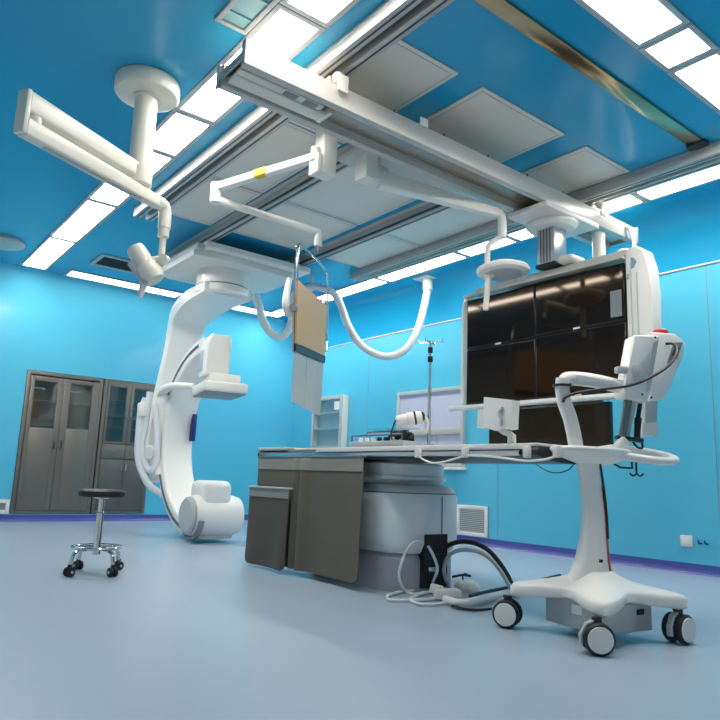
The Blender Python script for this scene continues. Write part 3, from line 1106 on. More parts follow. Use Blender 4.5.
t = drape('lead_curtain', 'lead', 2.715, 3.405, 4.76, .045, .825, .085, 'large dark olive lead curtain hanging from the table side down to the floor',
      [(.50, .035, .05, .22), (.545, .014, -.03, .3), (.578, .018, .04, .3), (.0, .1, .02, 1)])
MB().box(2.705, 2.738, 3.405, 4.76, .826, .84, .004).build('hanger_bar', 'aludark', t)
t = drape('lead_apron', 'leadb', 2.66, 4.19, 4.77, .025, .595, .065, 'small brownish lead apron panel in front of the large curtain at its far end', [(.1, .15, .02, 1), (.9, .2, .012, 1)])
MB().box(2.645, 2.685, 4.18, 4.78, .596, .61, .004).build('hanger_bar', 'ltgrey', t)
# ------------------------------------------------------------------ things on the table
zt = .906
c0 = PX(378, 444, TX0 + .09)
t = thing('control_console', 'grey table control console with a row of white and black knobs', 'control console', (c0.x, c0.y, zt))
ya, yb = PX(404, 444, TX0 + .05).y, PX(350, 444, TX0 + .05).y
b = MB()
b.box(TX0 + .04, TX0 + .20, ya, yb, zt + .0005, zt + .035, .006)
b.build('body', 'ltgrey', t)
b = MB()
b.tube([(TX0 + .05, ya + .02, zt + .03), (TX0 + .05, ya + .02, zt + .075), (TX0 + .05, yb - .02, zt + .075), (TX0 + .05, yb - .02, zt + .03)], .006, 8, smooth=False)
b.tube([(TX0 + .19, ya + .12, zt + .03), (TX0 + .19, ya + .12, zt + .11), (TX0 + .19, yb - .01, zt + .11), (TX0 + .19, yb - .01, zt + .03)], .006, 8, smooth=False)
b.build('guard_rail', 'aludark', t)
for i in range(6):
    y = yb - .07 - i * .066
    MB().lathe((TX0 + .09, y, zt + .035), (0, 0, 1), [(.016, 0), (.016, .022), (.012, .028)], 16).build('knob', 'white' if i not in (3, 4) else 'black', t)
b = MB()
yk = ya + .06
b.tube([(TX0 + .12, yk + .14, zt + .04), (TX0 + .10, yk + .12, zt + .07), (TX0 + .13, yk + .08, zt + .085), (TX0 + .09, yk + .05, zt + .06), (TX0 + .12, yk + .02, zt + .09), (TX0 + .10, yk, zt + .05), (TX0 + .13, yk - .03, zt + .075), (TX0 + .12, yk - .05, zt + .04)], .02, 10)
b.build('hand_switch', 'black', t)
MB().box(TX0 + .05, TX0 + .19, ya + .0, yb - .18, zt + .112, zt + .118).build('lid', 'glass', t)

ivx, ivy = PX(428.5, 444, 3.0).x, PX(428.5, 444, 3.0).y
t = thing('iv_pole', 'thin chrome drip pole with hooks standing at the table, before the window', 'IV pole', (ivx, ivy, zt))
ztop = 1.60
b = MB()
b.cyl((ivx, ivy, zt + .0005), (ivx, ivy, 1.30), .011, n=14)
b.cyl((ivx, ivy, 1.30), (ivx, ivy, ztop), .007, n=12)
b.cyl((ivx, ivy, zt + .0005), (ivx, ivy, zt + .02), .03, n=16)
b.build('pole', 'chrome', t)
MB().rcyl((ivx, ivy, 1.46), (ivx, ivy, 1.50), .017, .004).build('collar', 'black', t)
MB().rcyl((ivx, ivy, 1.52), (ivx, ivy, 1.56), .016, .004).build('collar', 'black', t)
for k in range(4):
    a = k * math.pi / 2 + .4
    d = V((math.cos(a), math.sin(a), 0))
    o = V((ivx, ivy, ztop - .01))
    MB().tube([o, o + d * .05 + V((0, 0, .002)), o + d * .075 + V((0, 0, .0)), o + d * .085 + V((0, 0, .02))], .0045, 8).build('hook', 'chrome', t)

b = MB()
Ip = lambda px, py: PV(px, py, (ivx - .02, ivy - .07), (ivx - .02 + rt.x, ivy - .07 + rt.y))
t = thing('infusion_pump', 'small white pump with a black cap clamped to the drip pole', 'pump', tuple(Ip(412, 426)))
q0, q1 = Ip(396, 421), Ip(426, 416)
d = (q1 - q0).normalized()
b.lathe(q0, d, [(.02, 0), (.032, .006), (.036, .03), (.036, .07), (.042, .075), (.042, .14), (.034, .165), (.02, .17)], 24)
b.build('body', 'white', t)
b = MB()
b.tube([Ip(424, 418), Ip(427, 422), Ip(427, 428), Ip(426, 432)], lambda t_: .018 - .005 * t_, 12)
b.build('bracket', 'white2', t)
b = MB()
b.lathe(q0 + d * .115, d, [(.0435, 0), (.0435, .012)], 24)
b.lathe(q0 + d * .168, d, [(.03, 0), (.03, .012), (.02, .016)], 20)
b.build('cap', 'black', t)
MB().tube([Ip(397, 419), Ip(394, 424), Ip(391, 434), Ip(392, 440)], .005, 8).build('tubing', 'dark', t)

Kp = lambda px, py: PX(px, py, TX0 + .01)
t = thing('control_module', 'white boxy control module on a short post at the table edge before the lower monitor', 'control module', tuple(Kp(507, 443)))
b = MB()
pl = [Kp(487.5, 397.5), Kp(516, 400.5), Kp(514.5, 429), Kp(498, 431), Kp(487, 427)]
b.loft([[p + V((-.03, 0, 0)) for p in pl], [p + V((.03, 0, 0)) for p in pl]])
b.build('panel', 'white', t)
b = MB()
pl = [Kp(480.5, 410), Kp(487.5, 409), Kp(487.5, 427), Kp(479.5, 428)]
b.loft([[p + V((-.022, 0, 0)) for p in pl], [p + V((.03, 0, 0)) for p in pl]])
b.build('grip', 'white2', t)
b = MB()
b.sweep([Kp(500, 428), Kp(505.5, 432), V((Kp(508, 443).x + .03, Kp(508, 443).y, .945)), V((Kp(508, 443).x + .03, Kp(508, 443).y, .9075))], (1, 0, 0), rrect(.04, .035, .008))
b.build('post', 'white2', t)
b = MB()
b.tube([Kp(507, 408) + V((-.035, 0, 0)), Kp(504, 413) + V((-.04, 0, 0)), Kp(506, 420) + V((-.04, 0, 0)), Kp(505, 426) + V((-.035, 0, 0))], .008, 8)
b.build('latch', 'ltgrey', t)

# ------------------------------------------------------------------ contrast injector on its mobile stand
IC = V((2.98, 1.95, 0))
IM = Matrix.Translation(IC) @ Matrix.Rotation(math.radians(-8), 4, 'Z')
st = thing('injector_stand', 'white contrast injector on a four wheeled mobile stand at the near table end', 'injector stand', tuple(IC))
# base
hw = .285


def star(sc_, z_corner, z_mid, k=0.0):
    """four armed outline; k blends it towards a circle"""
    pts = []
    N = 64
    for i in range(N):
        a = 2 * math.pi * i / N
        f_ = (1 - abs(math.cos(2 * a))) ** 1.15
        r = .20 + .24 * f_
        dtip = abs((a - math.pi / 4) % (math.pi / 2))
        dtip = min(dtip, math.pi / 2 - dtip)
        r = min(r, .405 / max(math.cos(dtip), .3)) * sc_
        r = r * (1 - k) + k * .30 * sc_
        z = z_mid + (z_corner - z_mid) * f_
        pts.append((r * math.cos(a), r * math.sin(a), z))
    return pts


IB = Matrix.Translation(V((rt.x, rt.y, 0)).normalized() * .03) @ IM
b = MB(IB)
b.loft([star(.93, .145, .175), star(1.0, .158, .185), star(1.0, .195, .215), star(.96, .212, .226), star(.80, .228, .236, .12), star(.60, .245, .248, .35), star(.45, .262, .262, .65), star(.33, .285, .285, .9), star(.26, .30, .30, 1)])
b.build('base', 'white', st, 50)
# casters
Rm = IM.to_3x3()
for i, (sx, sy) in enumerate(((-1, 1), (-1, -1), (1, -1), (1, 1))):
    c_ = IM @ V((sx * .275, sy * .275, 0))
    yaw = (0.25, -.35, .9, .4)[i]
    dx = V((math.cos(yaw), math.sin(yaw), 0)) if i else V((math.cos(.6), math.sin(.6), 0))
    # axle direction = seen side of the wheel
    axd = (V((-c_.x, -c_.y, 0)).normalized() * .9 + V((rt.x, rt.y, 0)) * (-.25, .25, .9)[i] if i < 3 else dx).normalized()
    caster = MB().cyl((c_.x, c_.y, .115), (c_.x, c_.y, .15), .022, n=16).build('caster', 'dark', st)
    b = MB()
    o = c_ + V((0, 0, .066))
    for s_ in (-1, 1):
        b.lathe(o + axd * (s_ * .018), axd * s_, [(.045, 0), (.062, .0), (.066, .006), (.066, .022), (.06, .03), (.05, .032)], 32)
    b.build('tyre', 'black', caster)
    for s_ in (-1, 1):
        b = MB()
        b.lathe(o + axd * (s_ * .0485), axd * s_, [(.054, 0), (.053, .006), (.02, .009)], 32)
        b.build('wheel_disc', 'white2', caster)
    sd = axd.cross(V((0, 0, 1)))
    b = MB()
    b.sweep([o + V((0, 0, .075)) , o + sd * .045 + V((0, 0, .055)), o + sd * .07 + V((0, 0, .01)), o + sd * .066 - V((0, 0, .03))], axd, rrect(.03, .012, .004))
    b.build('wheel_fork', 'ltgrey', caster)
b = MB(IB)
b.box(-.165, .17, -.18, .17, .045, .17, .006)
b.build('power_box', 'box', st)
b = MB(IB)
b.box(-.168, -.1655, -.06, .0, .11, .15)
b.build('box_label', 'paper', st)
b = MB(IB)
b.box(.06, .11, -.1835, -.1805, .12, .145)
b.build('box_port', 'black', st)
# column: flared, slightly curved
rings = []
cw = [(.255, .105, .08, -.005), (.29, .092, .072, 0.0), (.35, .075, .062, .010), (.45, .061, .052, .020), (.58, .052, .046, .024), (.70, .049, .044, .016), (.84, .052, .046, -.004)]
rv = V((rt.x, rt.y, 0)).normalized()
fv = V((-rv.y, rv.x, 0))
off0 = rv * .0
for z, a, c, o in cw:
    rings.append([IC + rv * (o + a * math.copysign(abs(math.cos(t_)) ** .8, math.cos(t_))) + fv * (c * math.copysign(abs(math.sin(t_)) ** .8, math.sin(t_))) + V((0, 0, z)) for t_ in [2 * math.pi * i / 28 for i in range(28)]])
MB().loft(rings).build('column', 'white', st, 50)
b = MB()
pts = []
for z, a, c, o in cw:
    pts.append(IC + rv * (o + a * .90) - fv * (c * .25) + V((0, 0, z)))
b.tube([pts[0] + rv * .045 - V((0, 0, .006))] + pts[:6], lambda t_: .026 - .016 * t_, 10)
b.build('column_stripe', 'orange', st)
b = MB()
b.tube([p + rv * .012 - fv * .010 for p in pts[3:]], .006, 8)
b.build('column_cable', 'black', st)
b = MB()
q = PY(592, 562, IC.y - .05)
q = IC + rv * .03 - fv * .075 + V((0, 0, .345))
ang = math.atan2(rv.y, rv.x)
b.obox(q, .03, .006, .045, (math.radians(18), 0, ang))
b.build('warning_label', 'paper', st)
b = MB()
q2_ = q - fv * .0045
b.obox(q2_ + V((0, 0, .006)), .018, .003, .016, (math.radians(18), 0, ang))
b.build('warning_mark', 'black', st)
# tray boat with ring handle
ev = V((1, -.25, 0)).normalized()
pv = V((.25, 1, 0)).normalized()
zt2 = .872
b = MB()
rings = []
for z, k, sh_ in ((.800, .16, .02), (.812, .45, .015), (.838, .80, .01), (.862, .96, 0), (.874, 1.0, 0), (.884, .985, 0), (.890, .93, 0)):
    r_ = []
    for i in range(36):
        a = 2 * math.pi * i / 36
        r_.append(IC + ev * (.03 + sh_ + k * .245 * math.cos(a)) + pv * (k * .118 * math.sin(a)) + V((0, 0, z)))
    rings.append(r_)
b.loft(rings)
b.build('tray', 'white', st, 60)
b = MB()
hp = []
for i in range(9):
    a = math.radians(-140 + 280 * i / 8)
    hp.append(IC + ev * (.36 + .195 * math.cos(a)) + pv * (.14 * math.sin(a)) + V((0, 0, .872 + .035 * math.sin(a))))
b.tube([IC + ev * .12 + pv * -.075 + V((0, 0, .855))] + hp + [IC + ev * .12 + pv * .075 + V((0, 0, .88))], .021, 12)
b.build('ring_handle', 'white', st)
b = MB()
b.tube([IC + ev * .17 + V((0, 0, .82)), IC + ev * .22 + V((0, 0, .80)), IC + ev * .30 + V((0, 0, .80)), IC + ev * .30 + V((0, 0, .86))], .006, 8, smooth=False)
hk0 = IC + ev * .33 + V((0, 0, .84))
for s_ in (-1, 1):
    b.tube([hk0, hk0 - V((0, 0, .06)), hk0 + rv * (s_ * .018) - V((0, 0, .078)), hk0 + rv * (s_ * .036) - V((0, 0, .066))], .005, 8)
b.build('bag_hook', 'dark', st)
# arm
Ap = lambda px, py, s=0.0: PV(px, py, (IC.x, IC.y + s), (IC.x + ev.x, IC.y + s + ev.y))
b = MB()
b.sweep([Ap(576, 447), Ap(574, 435), Ap(570, 418), Ap(564, 402), Ap(562, 388), Ap(563, 379)], fv, rrect(.06, .066, .02, 4))
b.build('lower_post', 'white', st)
b = MB()
b.tube([Ap(565, 383), Ap(567, 379), Ap(580, 379), Ap(600, 382), Ap(622, 387), Ap(632, 388)], lambda t_: .036, 14)
b.build('upper_arm', 'white', st)
b = MB()
b.sweep([Ap(574, 380) - fv * .036, Ap(592, 383) - fv * .036, Ap(611, 386) - fv * .036], fv, rrect(.012, .05, .006, 3))
b.build('arm_cover', 'white2', st)
b = MB()
b.lathe(Ap(562, 387), V((0, 0, 1)), [(.046, 0), (.046, .012)], 24)
b.build('joint_ring', 'dark', st)
b = MB()
b.tube([Ap(560, 403) - fv * .045, Ap(563, 398) - fv * .05, Ap(575, 394) - fv * .055, Ap(597, 391) - fv * .065, Ap(622, 388) - fv * .085, Ap(643, 380) - fv * .10, Ap(663, 367) - fv * .08, Ap(675, 352) - fv * .02, Ap(678, 342) + fv * .06, Ap(673, 339) + fv * .14], .0075, 8)
b.build('head_cable', 'black', st)
# swivel mount
b = MB()
b.obox(Ap(619, 371) - fv * .03, .06, .05, .035, (0, 0, ang), .008)
b.lathe(Ap(630, 373) - fv * .075, fv, [(.02, 0), (.032, .004), (.036, .03), (.036, .06)], 24)
b.build('swivel_mount', 'ltgrey', st)
# two heads
def head(c4, dep, off, name):
    b = MB()
    f_ = [p + fv * (off - dep / 2) for p in c4]
    k_ = [p + fv * (off + dep / 2) for p in c4]
    b.loft([f_, k_])
    es = [e for e in b.bm.edges]
    bmesh.ops.bevel(b.bm, geom=es, offset=.012, segments=3, profile=.5, affect='EDGES')
    return b.build(name, 'white', st)


head([Ap(629, 337), Ap(655, 338), Ap(653, 346), Ap(645, 396), Ap(642, 404), Ap(618, 398), Ap(620, 388)], .13, .0, 'injector_head')
As = lambda px, py: Ap(px, py, .17)
head([As(645, 334), As(670, 336), As(680, 345), As(678, 358), As(660, 400), As(645, 403)], .14, .0, 'injector_head')
b = MB()
q = [Ap(648, 345), Ap(653, 343), Ap(645, 392), Ap(640, 394)]
b.loft([[p - fv * .066 for p in q], [p - fv * .062 for p in q]])
b.build('side_strip', 'ltgrey', st)
b = MB()
q = [As(668, 345), As(677, 345), As(671, 361), As(661, 366)]
b.loft([[p - fv * .074 for p in q], [p - fv * .069 for p in q]])
b.build('key_panel', M['midgrey'], st)
b = MB()
q = [As(669, 350), As(674, 350), As(671, 357), As(666, 358)]
b.loft([[p - fv * .077 for p in q], [p - fv * .0735 for p in q]])
b.build('display', 'dark', st)
b = MB()
b.lathe(As(660.5, 337), V((0, 0, 1)), [(.045, 0), (.046, .022), (.042, .036), (.03, .044), (.005, .046)], 28)
b.build('stop_button', 'red', st)
for i, (px_, py_) in enumerate(((650, 340), (637, 396), (646, 399))):
    MB().lathe(Ap(px_, py_) - fv * .064, -fv, [(.006, 0), (.006, .003), (.001, .004)], 10).build('screw', 'dark', st)
# syringe holder below
b = MB()
b.cyl(Ap(628, 400), Ap(622, 437), .022, .018, n=16)
b.build('syringe_barrel', M['aludark'], st)
b = MB()
b.cyl(Ap(634, 402) + fv * .02, Ap(628, 436) + fv * .02, .02, .016, n=16)
b.build('syringe_barrel', 'ltgrey', st)
b = MB()
b.cyl(Ap(640, 404), Ap(638, 418), .012, n=12)
b.cyl(Ap(638, 418), Ap(637, 438), .02, .016, n=12)
b.tube([Ap(632, 440), Ap(637, 447), Ap(642, 448), Ap(642, 443), Ap(638, 440)], .006, 8)
b.build('plunger', 'black', st)
b = MB()
b.obox(Ap(629, 439), .14, .05, .022, (0, math.radians(6), ang), .006)
b.build('holder_plate', 'dark', st)
b = MB()
b.sweep([Ap(613, 454), Ap(619, 447), Ap(625, 440)], fv, rrect(.06, .055, .02, 4))
b.build('holder_post', 'white', st)
b = MB()
q = [As(643, 402), As(656, 400), As(654, 424), As(643, 424)]
b.loft([[p - fv * .03 for p in q], [p + fv * .03 for p in q]])
b.build('rear_box', 'ltgrey', st)
b = MB()
q = [As(640, 424), As(655, 422), As(655, 436), As(640, 436)]
b.loft([[p - fv * .035 for p in q], [p + fv * .035 for p in q]])
b.build('rear_tray', 'white2', st)

# ------------------------------------------------------------------ stool
SC = V((1.512, 4.76, 0))
sl = thing('rolling_stool', 'round black seated rolling stool with chrome legs in front of the cabinets', 'stool', tuple(SC))
MB().lathe(SC + V((0, 0, .505)), (0, 0, 1), [(.142, 0), (.150, .006), (.154, .02), (.152, .038), (.135, .050), (.05, .054)], 40).build('seat', 'black', sl)
MB().lathe(SC + V((0, 0, .5555)), (0, 0, 1), [(.125, -.003), (.09, .001), (.02, .002)], 40).build('seat_top', M['dark'], sl)
b = MB()
b.lathe(SC, (0, 0, 1), [(.01, .12), (.028, .125), (.028, .17), (.024, .18), (.024, .40), (.019, .405), (.019, .49), (.06, .50), (.06, .5045)], 24)
b.build('column', 'chrome', sl)
b = MB()
ringp = [SC + V((.155 * math.cos(a), .155 * math.sin(a), .172)) for a in [2 * math.pi * i / 40 for i in range(40)]]
b.tube(ringp, .011, 10, closed=True, k=1)
b.build('foot_ring', 'chrome', sl)
for k in range(4):
    a = math.radians((26, 104, 206, 284)[k])
    d = V((math.cos(a), math.sin(a), 0))
    MB().tube([SC + V((0, 0, .162)) + d * .02, SC + d * .13 + V((0, 0, .162)), SC + d * .18 + V((0, 0, .145)), SC + d * .20 + V((0, 0, .105)), SC + d * .206 + V((0, 0, .07))], .013, 10).build('leg', 'chrome', sl)
    sd = V((-d.y, d.x, 0))
    o = SC + d * .21 + V((0, 0, .031))
    cs = MB()
    for s_ in (-1, 1):
        cs.rcyl(o + sd * (s_ * .006), o + sd * (s_ * .026), .030, .004)
    cs.box(o.x - .012, o.x + .012, o.y - .012, o.y + .012, .03, .078, .004)
    ob = cs.build('caster', 'black', sl)
    MB().cyl(o - sd * .030, o + sd * .030, .009, n=12).build('hub', 'ltgrey', ob)

# ------------------------------------------------------------------ built-in steel cabinets
def frame_door(t, x0, x1, z0, z1, gx0, gx1, gz0, gz1, m_, name='door', glass=True):
    y0, y1 = YL - .022, YL - .002
    b = MB()
    if glass:
        b.box(x0, gx0, y0, y1, z0, z1, .003).box(gx1, x1, y0, y1, z0, z1, .003)
        b.box(gx0, gx1, y0, y1, gz1, z1, .003).box(gx0, gx1, y0, y1, z0, gz0, .003)
    else:
        b.box(x0, x1, y0, y1, z0, z1, .003)
    d = b.build(name, m_, t)
    if glass:
        MB().box(gx0 - .001, gx1 + .001, YL - .014, YL - .010, gz0 - .001, gz1 + .001).build('glass_pane', 'glass', d)
    return d


def handle(d, x, z0, z1, m_='dark', horiz=False):
    if horiz:
        MB().tube([(z0, YL - .022, x), (z0 + .005, YL - .045, x), (z1 - .005, YL - .045, x), (z1, YL - .022, x)], .006, 8, smooth=False).build('handle', m_, d)
    else:
        MB().tube([(x, YL - .022, z0), (x, YL - .045, z0 + .006), (x, YL - .045, z1 - .006), (x, YL - .022, z1)], .008, 8, smooth=False).build('handle', m_, d)


def carcass(t, x0, x1, z0, z1, shelves, depth=.42):
    b = MB()
    ya, yb_ = YL + .0, YL + depth
    b.box(x0, x0 + .02, ya, yb_, z0, z1).box(x1 - .02, x1, ya, yb_, z0, z1)
    b.box(x0 + .02, x1 - .02, ya, yb_, z1 - .02, z1).box(x0 + .02, x1 - .02, ya, yb_, z0, z0 + .02)
    b.box(x0 + .02, x1 - .02, yb_ - .02, yb_, z0 + .02, z1 - .02)
    # face frame
    b.box(x0, x0 + .045, YL - .012, YL, z0, z1, .002).box(x1 - .045, x1, YL - .012, YL, z0, z1, .002)
    b.box(x0 + .045, x1 - .045, YL - .012, YL, z1 - .045, z1, .002).box(x0 + .045, x1 - .045, YL - .012, YL, z0, z0 + .03, .002)
    b.build('carcass', 'steel', t)
    for z in shelves:
        MB().box(x0 + .02, x1 - .02, YL + .03, yb_ - .02, z, z + .014, .002).build('shelf', 'steel', t)


x0, x1, xm = 1.885, 2.855, 2.345
cb = thing('steel_cabinet', 'grey steel two door cabinet with small glass panes, at the far left', 'cabinet', (2.37, YL, CABZ0))
carcass(cb, x0, x1, CABZ0, 1.928, (.9, 1.22, 1.55))
d = frame_door(cb, x0 + .05, xm - .002, CABZ0 + .035, 1.865, 1.985, 2.275, 1.195, 1.80, 'steel')
handle(d, 2.30, .93, 1.03)
d = frame_door(cb, xm + .002, x1 - .05, CABZ0 + .035, 1.865, 2.435, 2.72, 1.21, 1.81, 'steel')
handle(d, 2.39, .94, 1.04)
for xx in (2.12, 2.58):
    MB().box(xx - .1, xx + .08, YL + .20, YL + .28, 1.72, 1.745, .004).build('hanger_rail', 'chrome', cb)

x0, x1 = 2.875, CABX1
xm = 3.245
cb = thing('instrument_cabinet', 'grey steel cabinet with tall glass doors, drawers and lower doors, next to the gantry', 'cabinet', (3.24, YL, CABZ0))
carcass(cb, x0, x1, CABZ0, 1.928, (1.27, 1.43, 1.64))
d = frame_door(cb, x0 + .05, xm - .002, 1.045, 1.89, 2.955, 3.19, 1.07, 1.83, 'steel')
handle(d, 3.215, 1.42, 1.51, 'chrome')
d = frame_door(cb, xm + .002, x1 - .05, 1.045, 1.89, 3.30, 3.50, 1.07, 1.83, 'steel')
handle(d, 3.272, 1.42, 1.51, 'chrome')
d = frame_door(cb, x0 + .05, xm - .002, .84, 1.035, 0, 0, 0, 0, 'steel', 'drawer', False)
handle(d, .95, 3.03, 3.11, 'chrome', True)
d = frame_door(cb, xm + .002, x1 - .05, .84, 1.035, 0, 0, 0, 0, 'steel', 'drawer', False)
handle(d, .95, 3.37, 3.45, 'chrome', True)
d = frame_door(cb, x0 + .05, xm - .002, CABZ0 + .035, .83, 0, 0, 0, 0, 'steeld', 'door', False)
handle(d, 3.215, .68, .78, 'chrome')
d = frame_door(cb, xm + .002, x1 - .05, CABZ0 + .035, .83, 0, 0, 0, 0, 'steeld', 'door', False)
handle(d, 3.272, .68, .78, 'chrome')

# white glass-fronted cabinet by the right wall
fxx = 5.86
y1_, y0_ = PX(317, 420, fxx).y + .12, PX(342, 420, fxx).y
zt_ = PX(342, 394.5, fxx).z
zb_ = .85
t = thing('display_cabinet', 'narrow white wall cabinet with a glass door and shelves at the right wall', 'cabinet', (5.92, (y0_ + y1_) / 2, zb_))
b = MB()
b.box(fxx, XR - .004, y0_, y0_ + .02, zb_, zt_, .003).box(fxx, XR - .004, y1_ - .02, y1_, zb_, zt_, .003)
b.box(fxx, XR - .004, y0_ + .02, y1_ - .02, zt_ - .03, zt_, .003).box(fxx, XR - .004, y0_ + .02, y1_ - .02, zb_, zb_ + .03, .003)
b.build('carcass', 'white2', t)
MB().box(XR - .02, XR - .004, y0_ + .02, y1_ - .02, zb_ + .03, zt_ - .03).build('back', 'palein', t)
for z in (1.15, 1.42, 1.66):
    MB().box(fxx + .005, XR - .021, y0_ + .021, y1_ - .021, z, z + .016).build('shelf', 'paper', t)
b = MB()
b.box(fxx - .022, fxx - .001, y0_, y0_ + .045, zb_, zt_, .003).box(fxx - .022, fxx - .001, y1_ - .045, y1_, zb_, zt_, .003)
b.box(fxx - .022, fxx - .001, y0_ + .045, y1_ - .045, zt_ - .06, zt_, .003).box(fxx - .022, fxx - .001, y0_ + .045, y1_ - .045, zb_, zb_ + .06, .003)
d = b.build('door', 'ltgrey', t)
MB().box(fxx - .014, fxx - .010, y0_ + .044, y1_ - .044, zb_ + .059, zt_ - .059).build('glass_pane', 'glass', d)
MB().box(fxx - .017, fxx - .0145, y0_ + .06, y0_ + .19, zt_ - .22, zt_ - .10).build('notice', 'paper', t)


# ------------------------------------------------------------------ vents, sockets, small ceiling fittings
def wallvent(label, right, a0, a1, z0, z1):
    if right:
        t = thing('wall_vent', label, 'air vent', (XR, (a0 + a1) / 2, z0))
        B = lambda mb_, d0, d1, p0, p1, q0, q1, bv=0: mb_.box(XR - d1, XR - d0, p0, p1, q0, q1, bv)
    else:
        t = thing('wall_vent', label, 'air vent', ((a0 + a1) / 2, YL, z0))
        B = lambda mb_, d0, d1, p0, p1, q0, q1, bv=0: mb_.box(p0, p1, YL - d1, YL - d0, q0, q1, bv)
    f_ = .045
    b = MB()
    B(b, .0092, .024, a0, a0 + f_, z0, z1, .003)
    B(b, .0092, .024, a1 - f_, a1, z0, z1, .003)
    B(b, .0092, .024, a0 + f_, a1 - f_, z1 - f_, z1, .003)
    B(b, .0092, .024, a0 + f_, a1 - f_, z0, z0 + f_, .003)
    b.build('frame', 'white2', t)
    b = MB()
    B(b, .001, .009, a0, a1, z0, z1)
    b.build('backing', M['midgrey'], t)
    b = MB()
    k = 12
    for i in range(k):
        z = z0 + f_ + (z1 - z0 - 2 * f_) * (i + .5) / k
        B(b, .0092, .018, a0 + f_, a1 - f_, z - .006, z + .005)
    b.build('louvres', 'ltgrey', t)
    return t


wallvent('white louvred air vent low on the right wall behind the table', True, 5.185, 5.66, .095, .44)
wallvent('pale air vent low on the cabinet wall, cut off at the left edge', False, 1.30, 1.865, .10, .275)


def ceilvent(x0, x1, y0, y1, label, m_, n_=10):
    t = thing('ceiling_vent', label, 'air vent', ((x0 + x1) / 2, (y0 + y1) / 2, ZC - .02))
    f_ = .03 if m_ == 'teal' else .05
    b = MB()
    z0, z1 = ZC - .02, ZC - .0005
    b.box(x0, x1, y0, y0 + f_, z0, z1, .004).box(x0, x1, y1 - f_, y1, z0, z1, .004)
    b.box(x0, x0 + f_, y0 + f_, y1 - f_, z0, z1, .004).box(x1 - f_, x1, y0 + f_, y1 - f_, z0, z1, .004)
    b.build('frame', 'ltgrey', t)
    MB().box(x0 + f_, x1 - f_, y0 + f_, y1 - f_, ZC - .004, ZC - .0006).build('backing', m_, t)
    b = MB()
    for i in range(n_):
        y = y0 + f_ + (y1 - y0 - 2 * f_) * (i + .5) / n_
        b.box(x0 + f_, x1 - f_, y - .006, y + .004, ZC - .016, ZC - .0042)
    b.build('louvre_grid', m_, t)


ceilvent(2.22, 2.95, 7.93, 8.42, 'dark grille in the ceiling beside the far left light corner', 'vent', 9)
ceilvent(1.365, 1.565, 2.60, 3.21, 'pale teal ceiling grille beside the open end of the cross beam', 'teal', 3)
t = thing('ceiling_fitting', 'flat pale round ceiling fitting cut off at the left edge', 'ceiling fitting', (1.21, 8.32, ZC))
MB().lathe((1.21, 8.32, ZC - .0008), (0, 0, -1), [(.25, 0), (.25, .03), (.22, .045), (.05, .05)], 36).build('cover', M['ltgrey'], t)

t = thing('wall_socket', 'white wall socket low on the right wall past the stand', 'wall socket', (XR, 2.94, .27))
MB().box(XR - .014, XR - .0005, 2.885, 2.99, .222, .318, .006).build('plate', 'white2', t)
MB().box(XR - .016, XR - .0142, 2.905, 2.97, .24, .30, .001).build('insert', 'paper', t)
for i, yy in enumerate((2.83, 2.775)):
    b = MB()
    b.tube([(XR - .001, yy + .012, .285), (XR - .02, yy, .278), (XR - .022, yy - .008, .262), (XR - .004, yy - .02, .26)], .006, 8)
    tag(b.build('wall_hook', 'navy'), ['small dark blue hook on the right wall, next to the white socket', 'small dark blue hook on the right wall, farther from the white socket'][i], 'hook', 'small wall hooks')

# ------------------------------------------------------------------ cables and clutter on the floor by the pedestal
def fl(px, py, z=.012):
    return PZ(px, py, z)


b = MB()
FQ = lambda px, py: PV(px, py, (3.05, 3.10), (3.05 + rt.x, 3.10 + rt.y))
b.tube([FQ(424, 543), FQ(415, 542), FQ(407, 550), FQ(402, 562), FQ(399, 574), FQ(401, 584), fl(407, 592), fl(416, 594), fl(428, 589), FQ(436, 575), FQ(437, 566), FQ(433, 555), FQ(428, 546)], .009, 8)
tag(b.build('floor_cable', 'hose'), 'thin white cable curling up from the floor to the pedestal opening', 'cable')
b = MB()
b.tube([fl(432, 584), fl(418, 590), fl(400, 592), fl(387, 596), fl(392, 600), fl(412, 600), fl(432, 599), fl(442, 596)], .009, 8)
tag(b.build('floor_cable', 'hose'), 'thin white cable lying flat in the leftmost loop on the floor', 'cable')
b = MB()
b.tube([fl(440, 590, .02), fl(424, 593, .014), fl(410, 599, .012), fl(420, 604, .012), fl(440, 604, .012), fl(455, 601, .02), fl(475, 600, .02), fl(495, 596, .02)], .009, 8)
tag(b.build('floor_cable', 'hose'), 'thin white cable lying in the nearest loop in front of the pedestal', 'cable')
HQ = lambda px, py: PV(px, py, (3.30, 3.08), (3.55, 2.75))
b = MB()
b.tube([PZ(447, 585, .02), HQ(441, 572), HQ(440, 560), HQ(445, 548), HQ(458, 542), HQ(474, 543), HQ(488, 550), HQ(499, 562), HQ(508, 576), PZ(514, 588, .03), PZ(523, 590, .03)], .015, 12)
tag(b.build('floor_hose', 'black'), 'black hose arching over the floor from pedestal to stand', 'hose')
b = MB()
off = V((-.02, -.035, -.02))
b.tube([PZ(449, 586, .02) + off, HQ(443, 572) + off, HQ(443, 561) + off, HQ(448, 551) + off, HQ(459, 546) + off, HQ(473, 547) + off, HQ(486, 553) + off, HQ(497, 565) + off, HQ(505, 578) + off, PZ(511, 590, .03) + off], .013, 10)
tag(b.build('floor_hose', M['ltgrey']), 'pale grey hose arching just under the black hose', 'hose')
b = MB()
b.tube([fl(445, 599, .03), fl(460, 603, .03), fl(480, 600, .03), fl(500, 595, .03), fl(518, 592, .03)], .022, 12)
tag(b.build('floor_hose', 'hose'), 'thick white hose lying on the floor toward the stand wheel', 'hose')
b = MB()
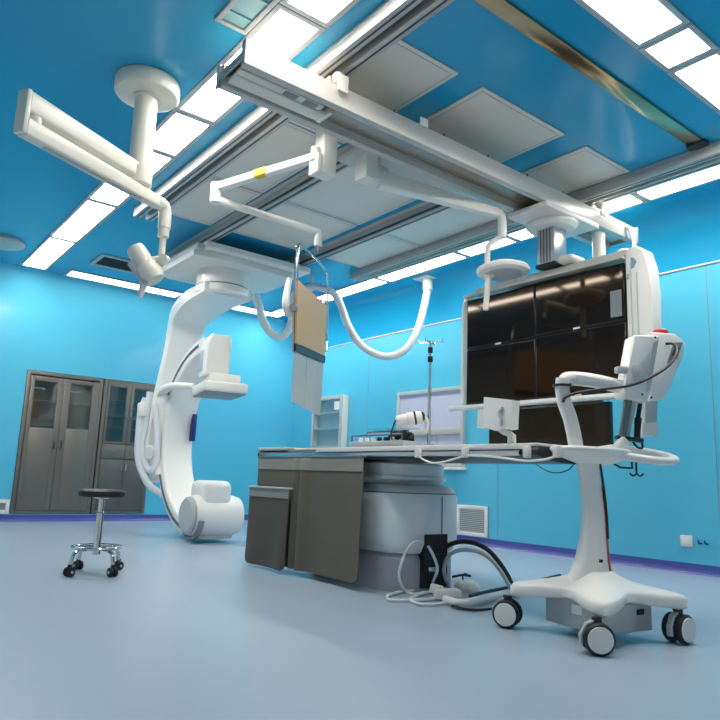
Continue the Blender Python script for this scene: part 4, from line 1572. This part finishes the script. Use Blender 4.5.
b.tube([fl(452, 606, .012), fl(470, 610, .012), fl(490, 609, .012), fl(505, 606, .012)], .008, 8)
tag(b.build('floor_cable', 'black'), 'thin black cable lying nearest on the floor beside the thick white hose', 'cable')
b = MB()
b.tube([fl(470, 596, .05), fl(490, 591, .05), fl(510, 587, .05), fl(532, 582, .05), fl(552, 577, .05), fl(560, 575, .05)], .010, 8)
tag(b.build('floor_cable', 'dark'), 'dark cable running behind the stand along the floor', 'cable')
# connector block with lever
q = fl(447, 600, .0)
t = thing('connector_block', 'white cable connector lying among the floor cables', 'connector', (q.x, q.y, 0))
b = MB()
b.obox((q.x, q.y, .035), .16, .09, .06, (0, 0, -.5), .014)
b.obox((q.x - .05, q.y + .04, .06), .08, .06, .05, (0, .2, -.8), .012)
b.build('body', 'white2', t)
q = fl(467, 590, .0)
t = thing('foot_switch', 'pale foot switch with a thin dark handle on the floor by the pedestal', 'foot switch', (q.x, q.y, 0))
b = MB()
b.lathe((q.x, q.y, .002), (0, 0, 1), [(.12, 0), (.12, .02), (.10, .045), (.06, .06), (.01, .062)], 30, sx=1.0, sy=.7)
b.build('body', 'white2', t)
b = MB()
b.tube([(q.x - .02, q.y + .02, .06), (q.x - .02, q.y + .02, .085), (q.x + .0, q.y + .02, .10), PV(470, 576, (q.x, q.y), (q.x + rt.x, q.y + rt.y))], .006, 8)
b.tube([PV(452, 577, (q.x, q.y), (q.x + rt.x, q.y + rt.y)), PV(462, 575, (q.x, q.y), (q.x + rt.x, q.y + rt.y)), PV(471, 576, (q.x, q.y), (q.x + rt.x, q.y + rt.y))], .008, 8)
b.build('handle', 'dark', t)

# ------------------------------------------------------------------ light and view
wd_ = bpy.data.worlds.new('world')
sc.world = wd_
wd_.use_nodes = True
wd_.node_tree.nodes['Background'].inputs[0].default_value = (.5, .6, .7, 1)
wd_.node_tree.nodes['Background'].inputs[1].default_value = 0.0
for o in list(bpy.data.objects):
    if '_o' in o:
        del o['_o']
sc.view_settings.view_transform = 'Standard'
sc.view_settings.look = 'None'
sc.view_settings.gamma = 1
sc.view_settings.use_curve_mapping = False
sc.view_settings.exposure = 0.27
try:
    sc.cycles.max_bounces = 10
    sc.cycles.diffuse_bounces = 6
    sc.cycles.use_denoising = True
    sc.cycles.sample_clamp_indirect = 6
except Exception:
    pass
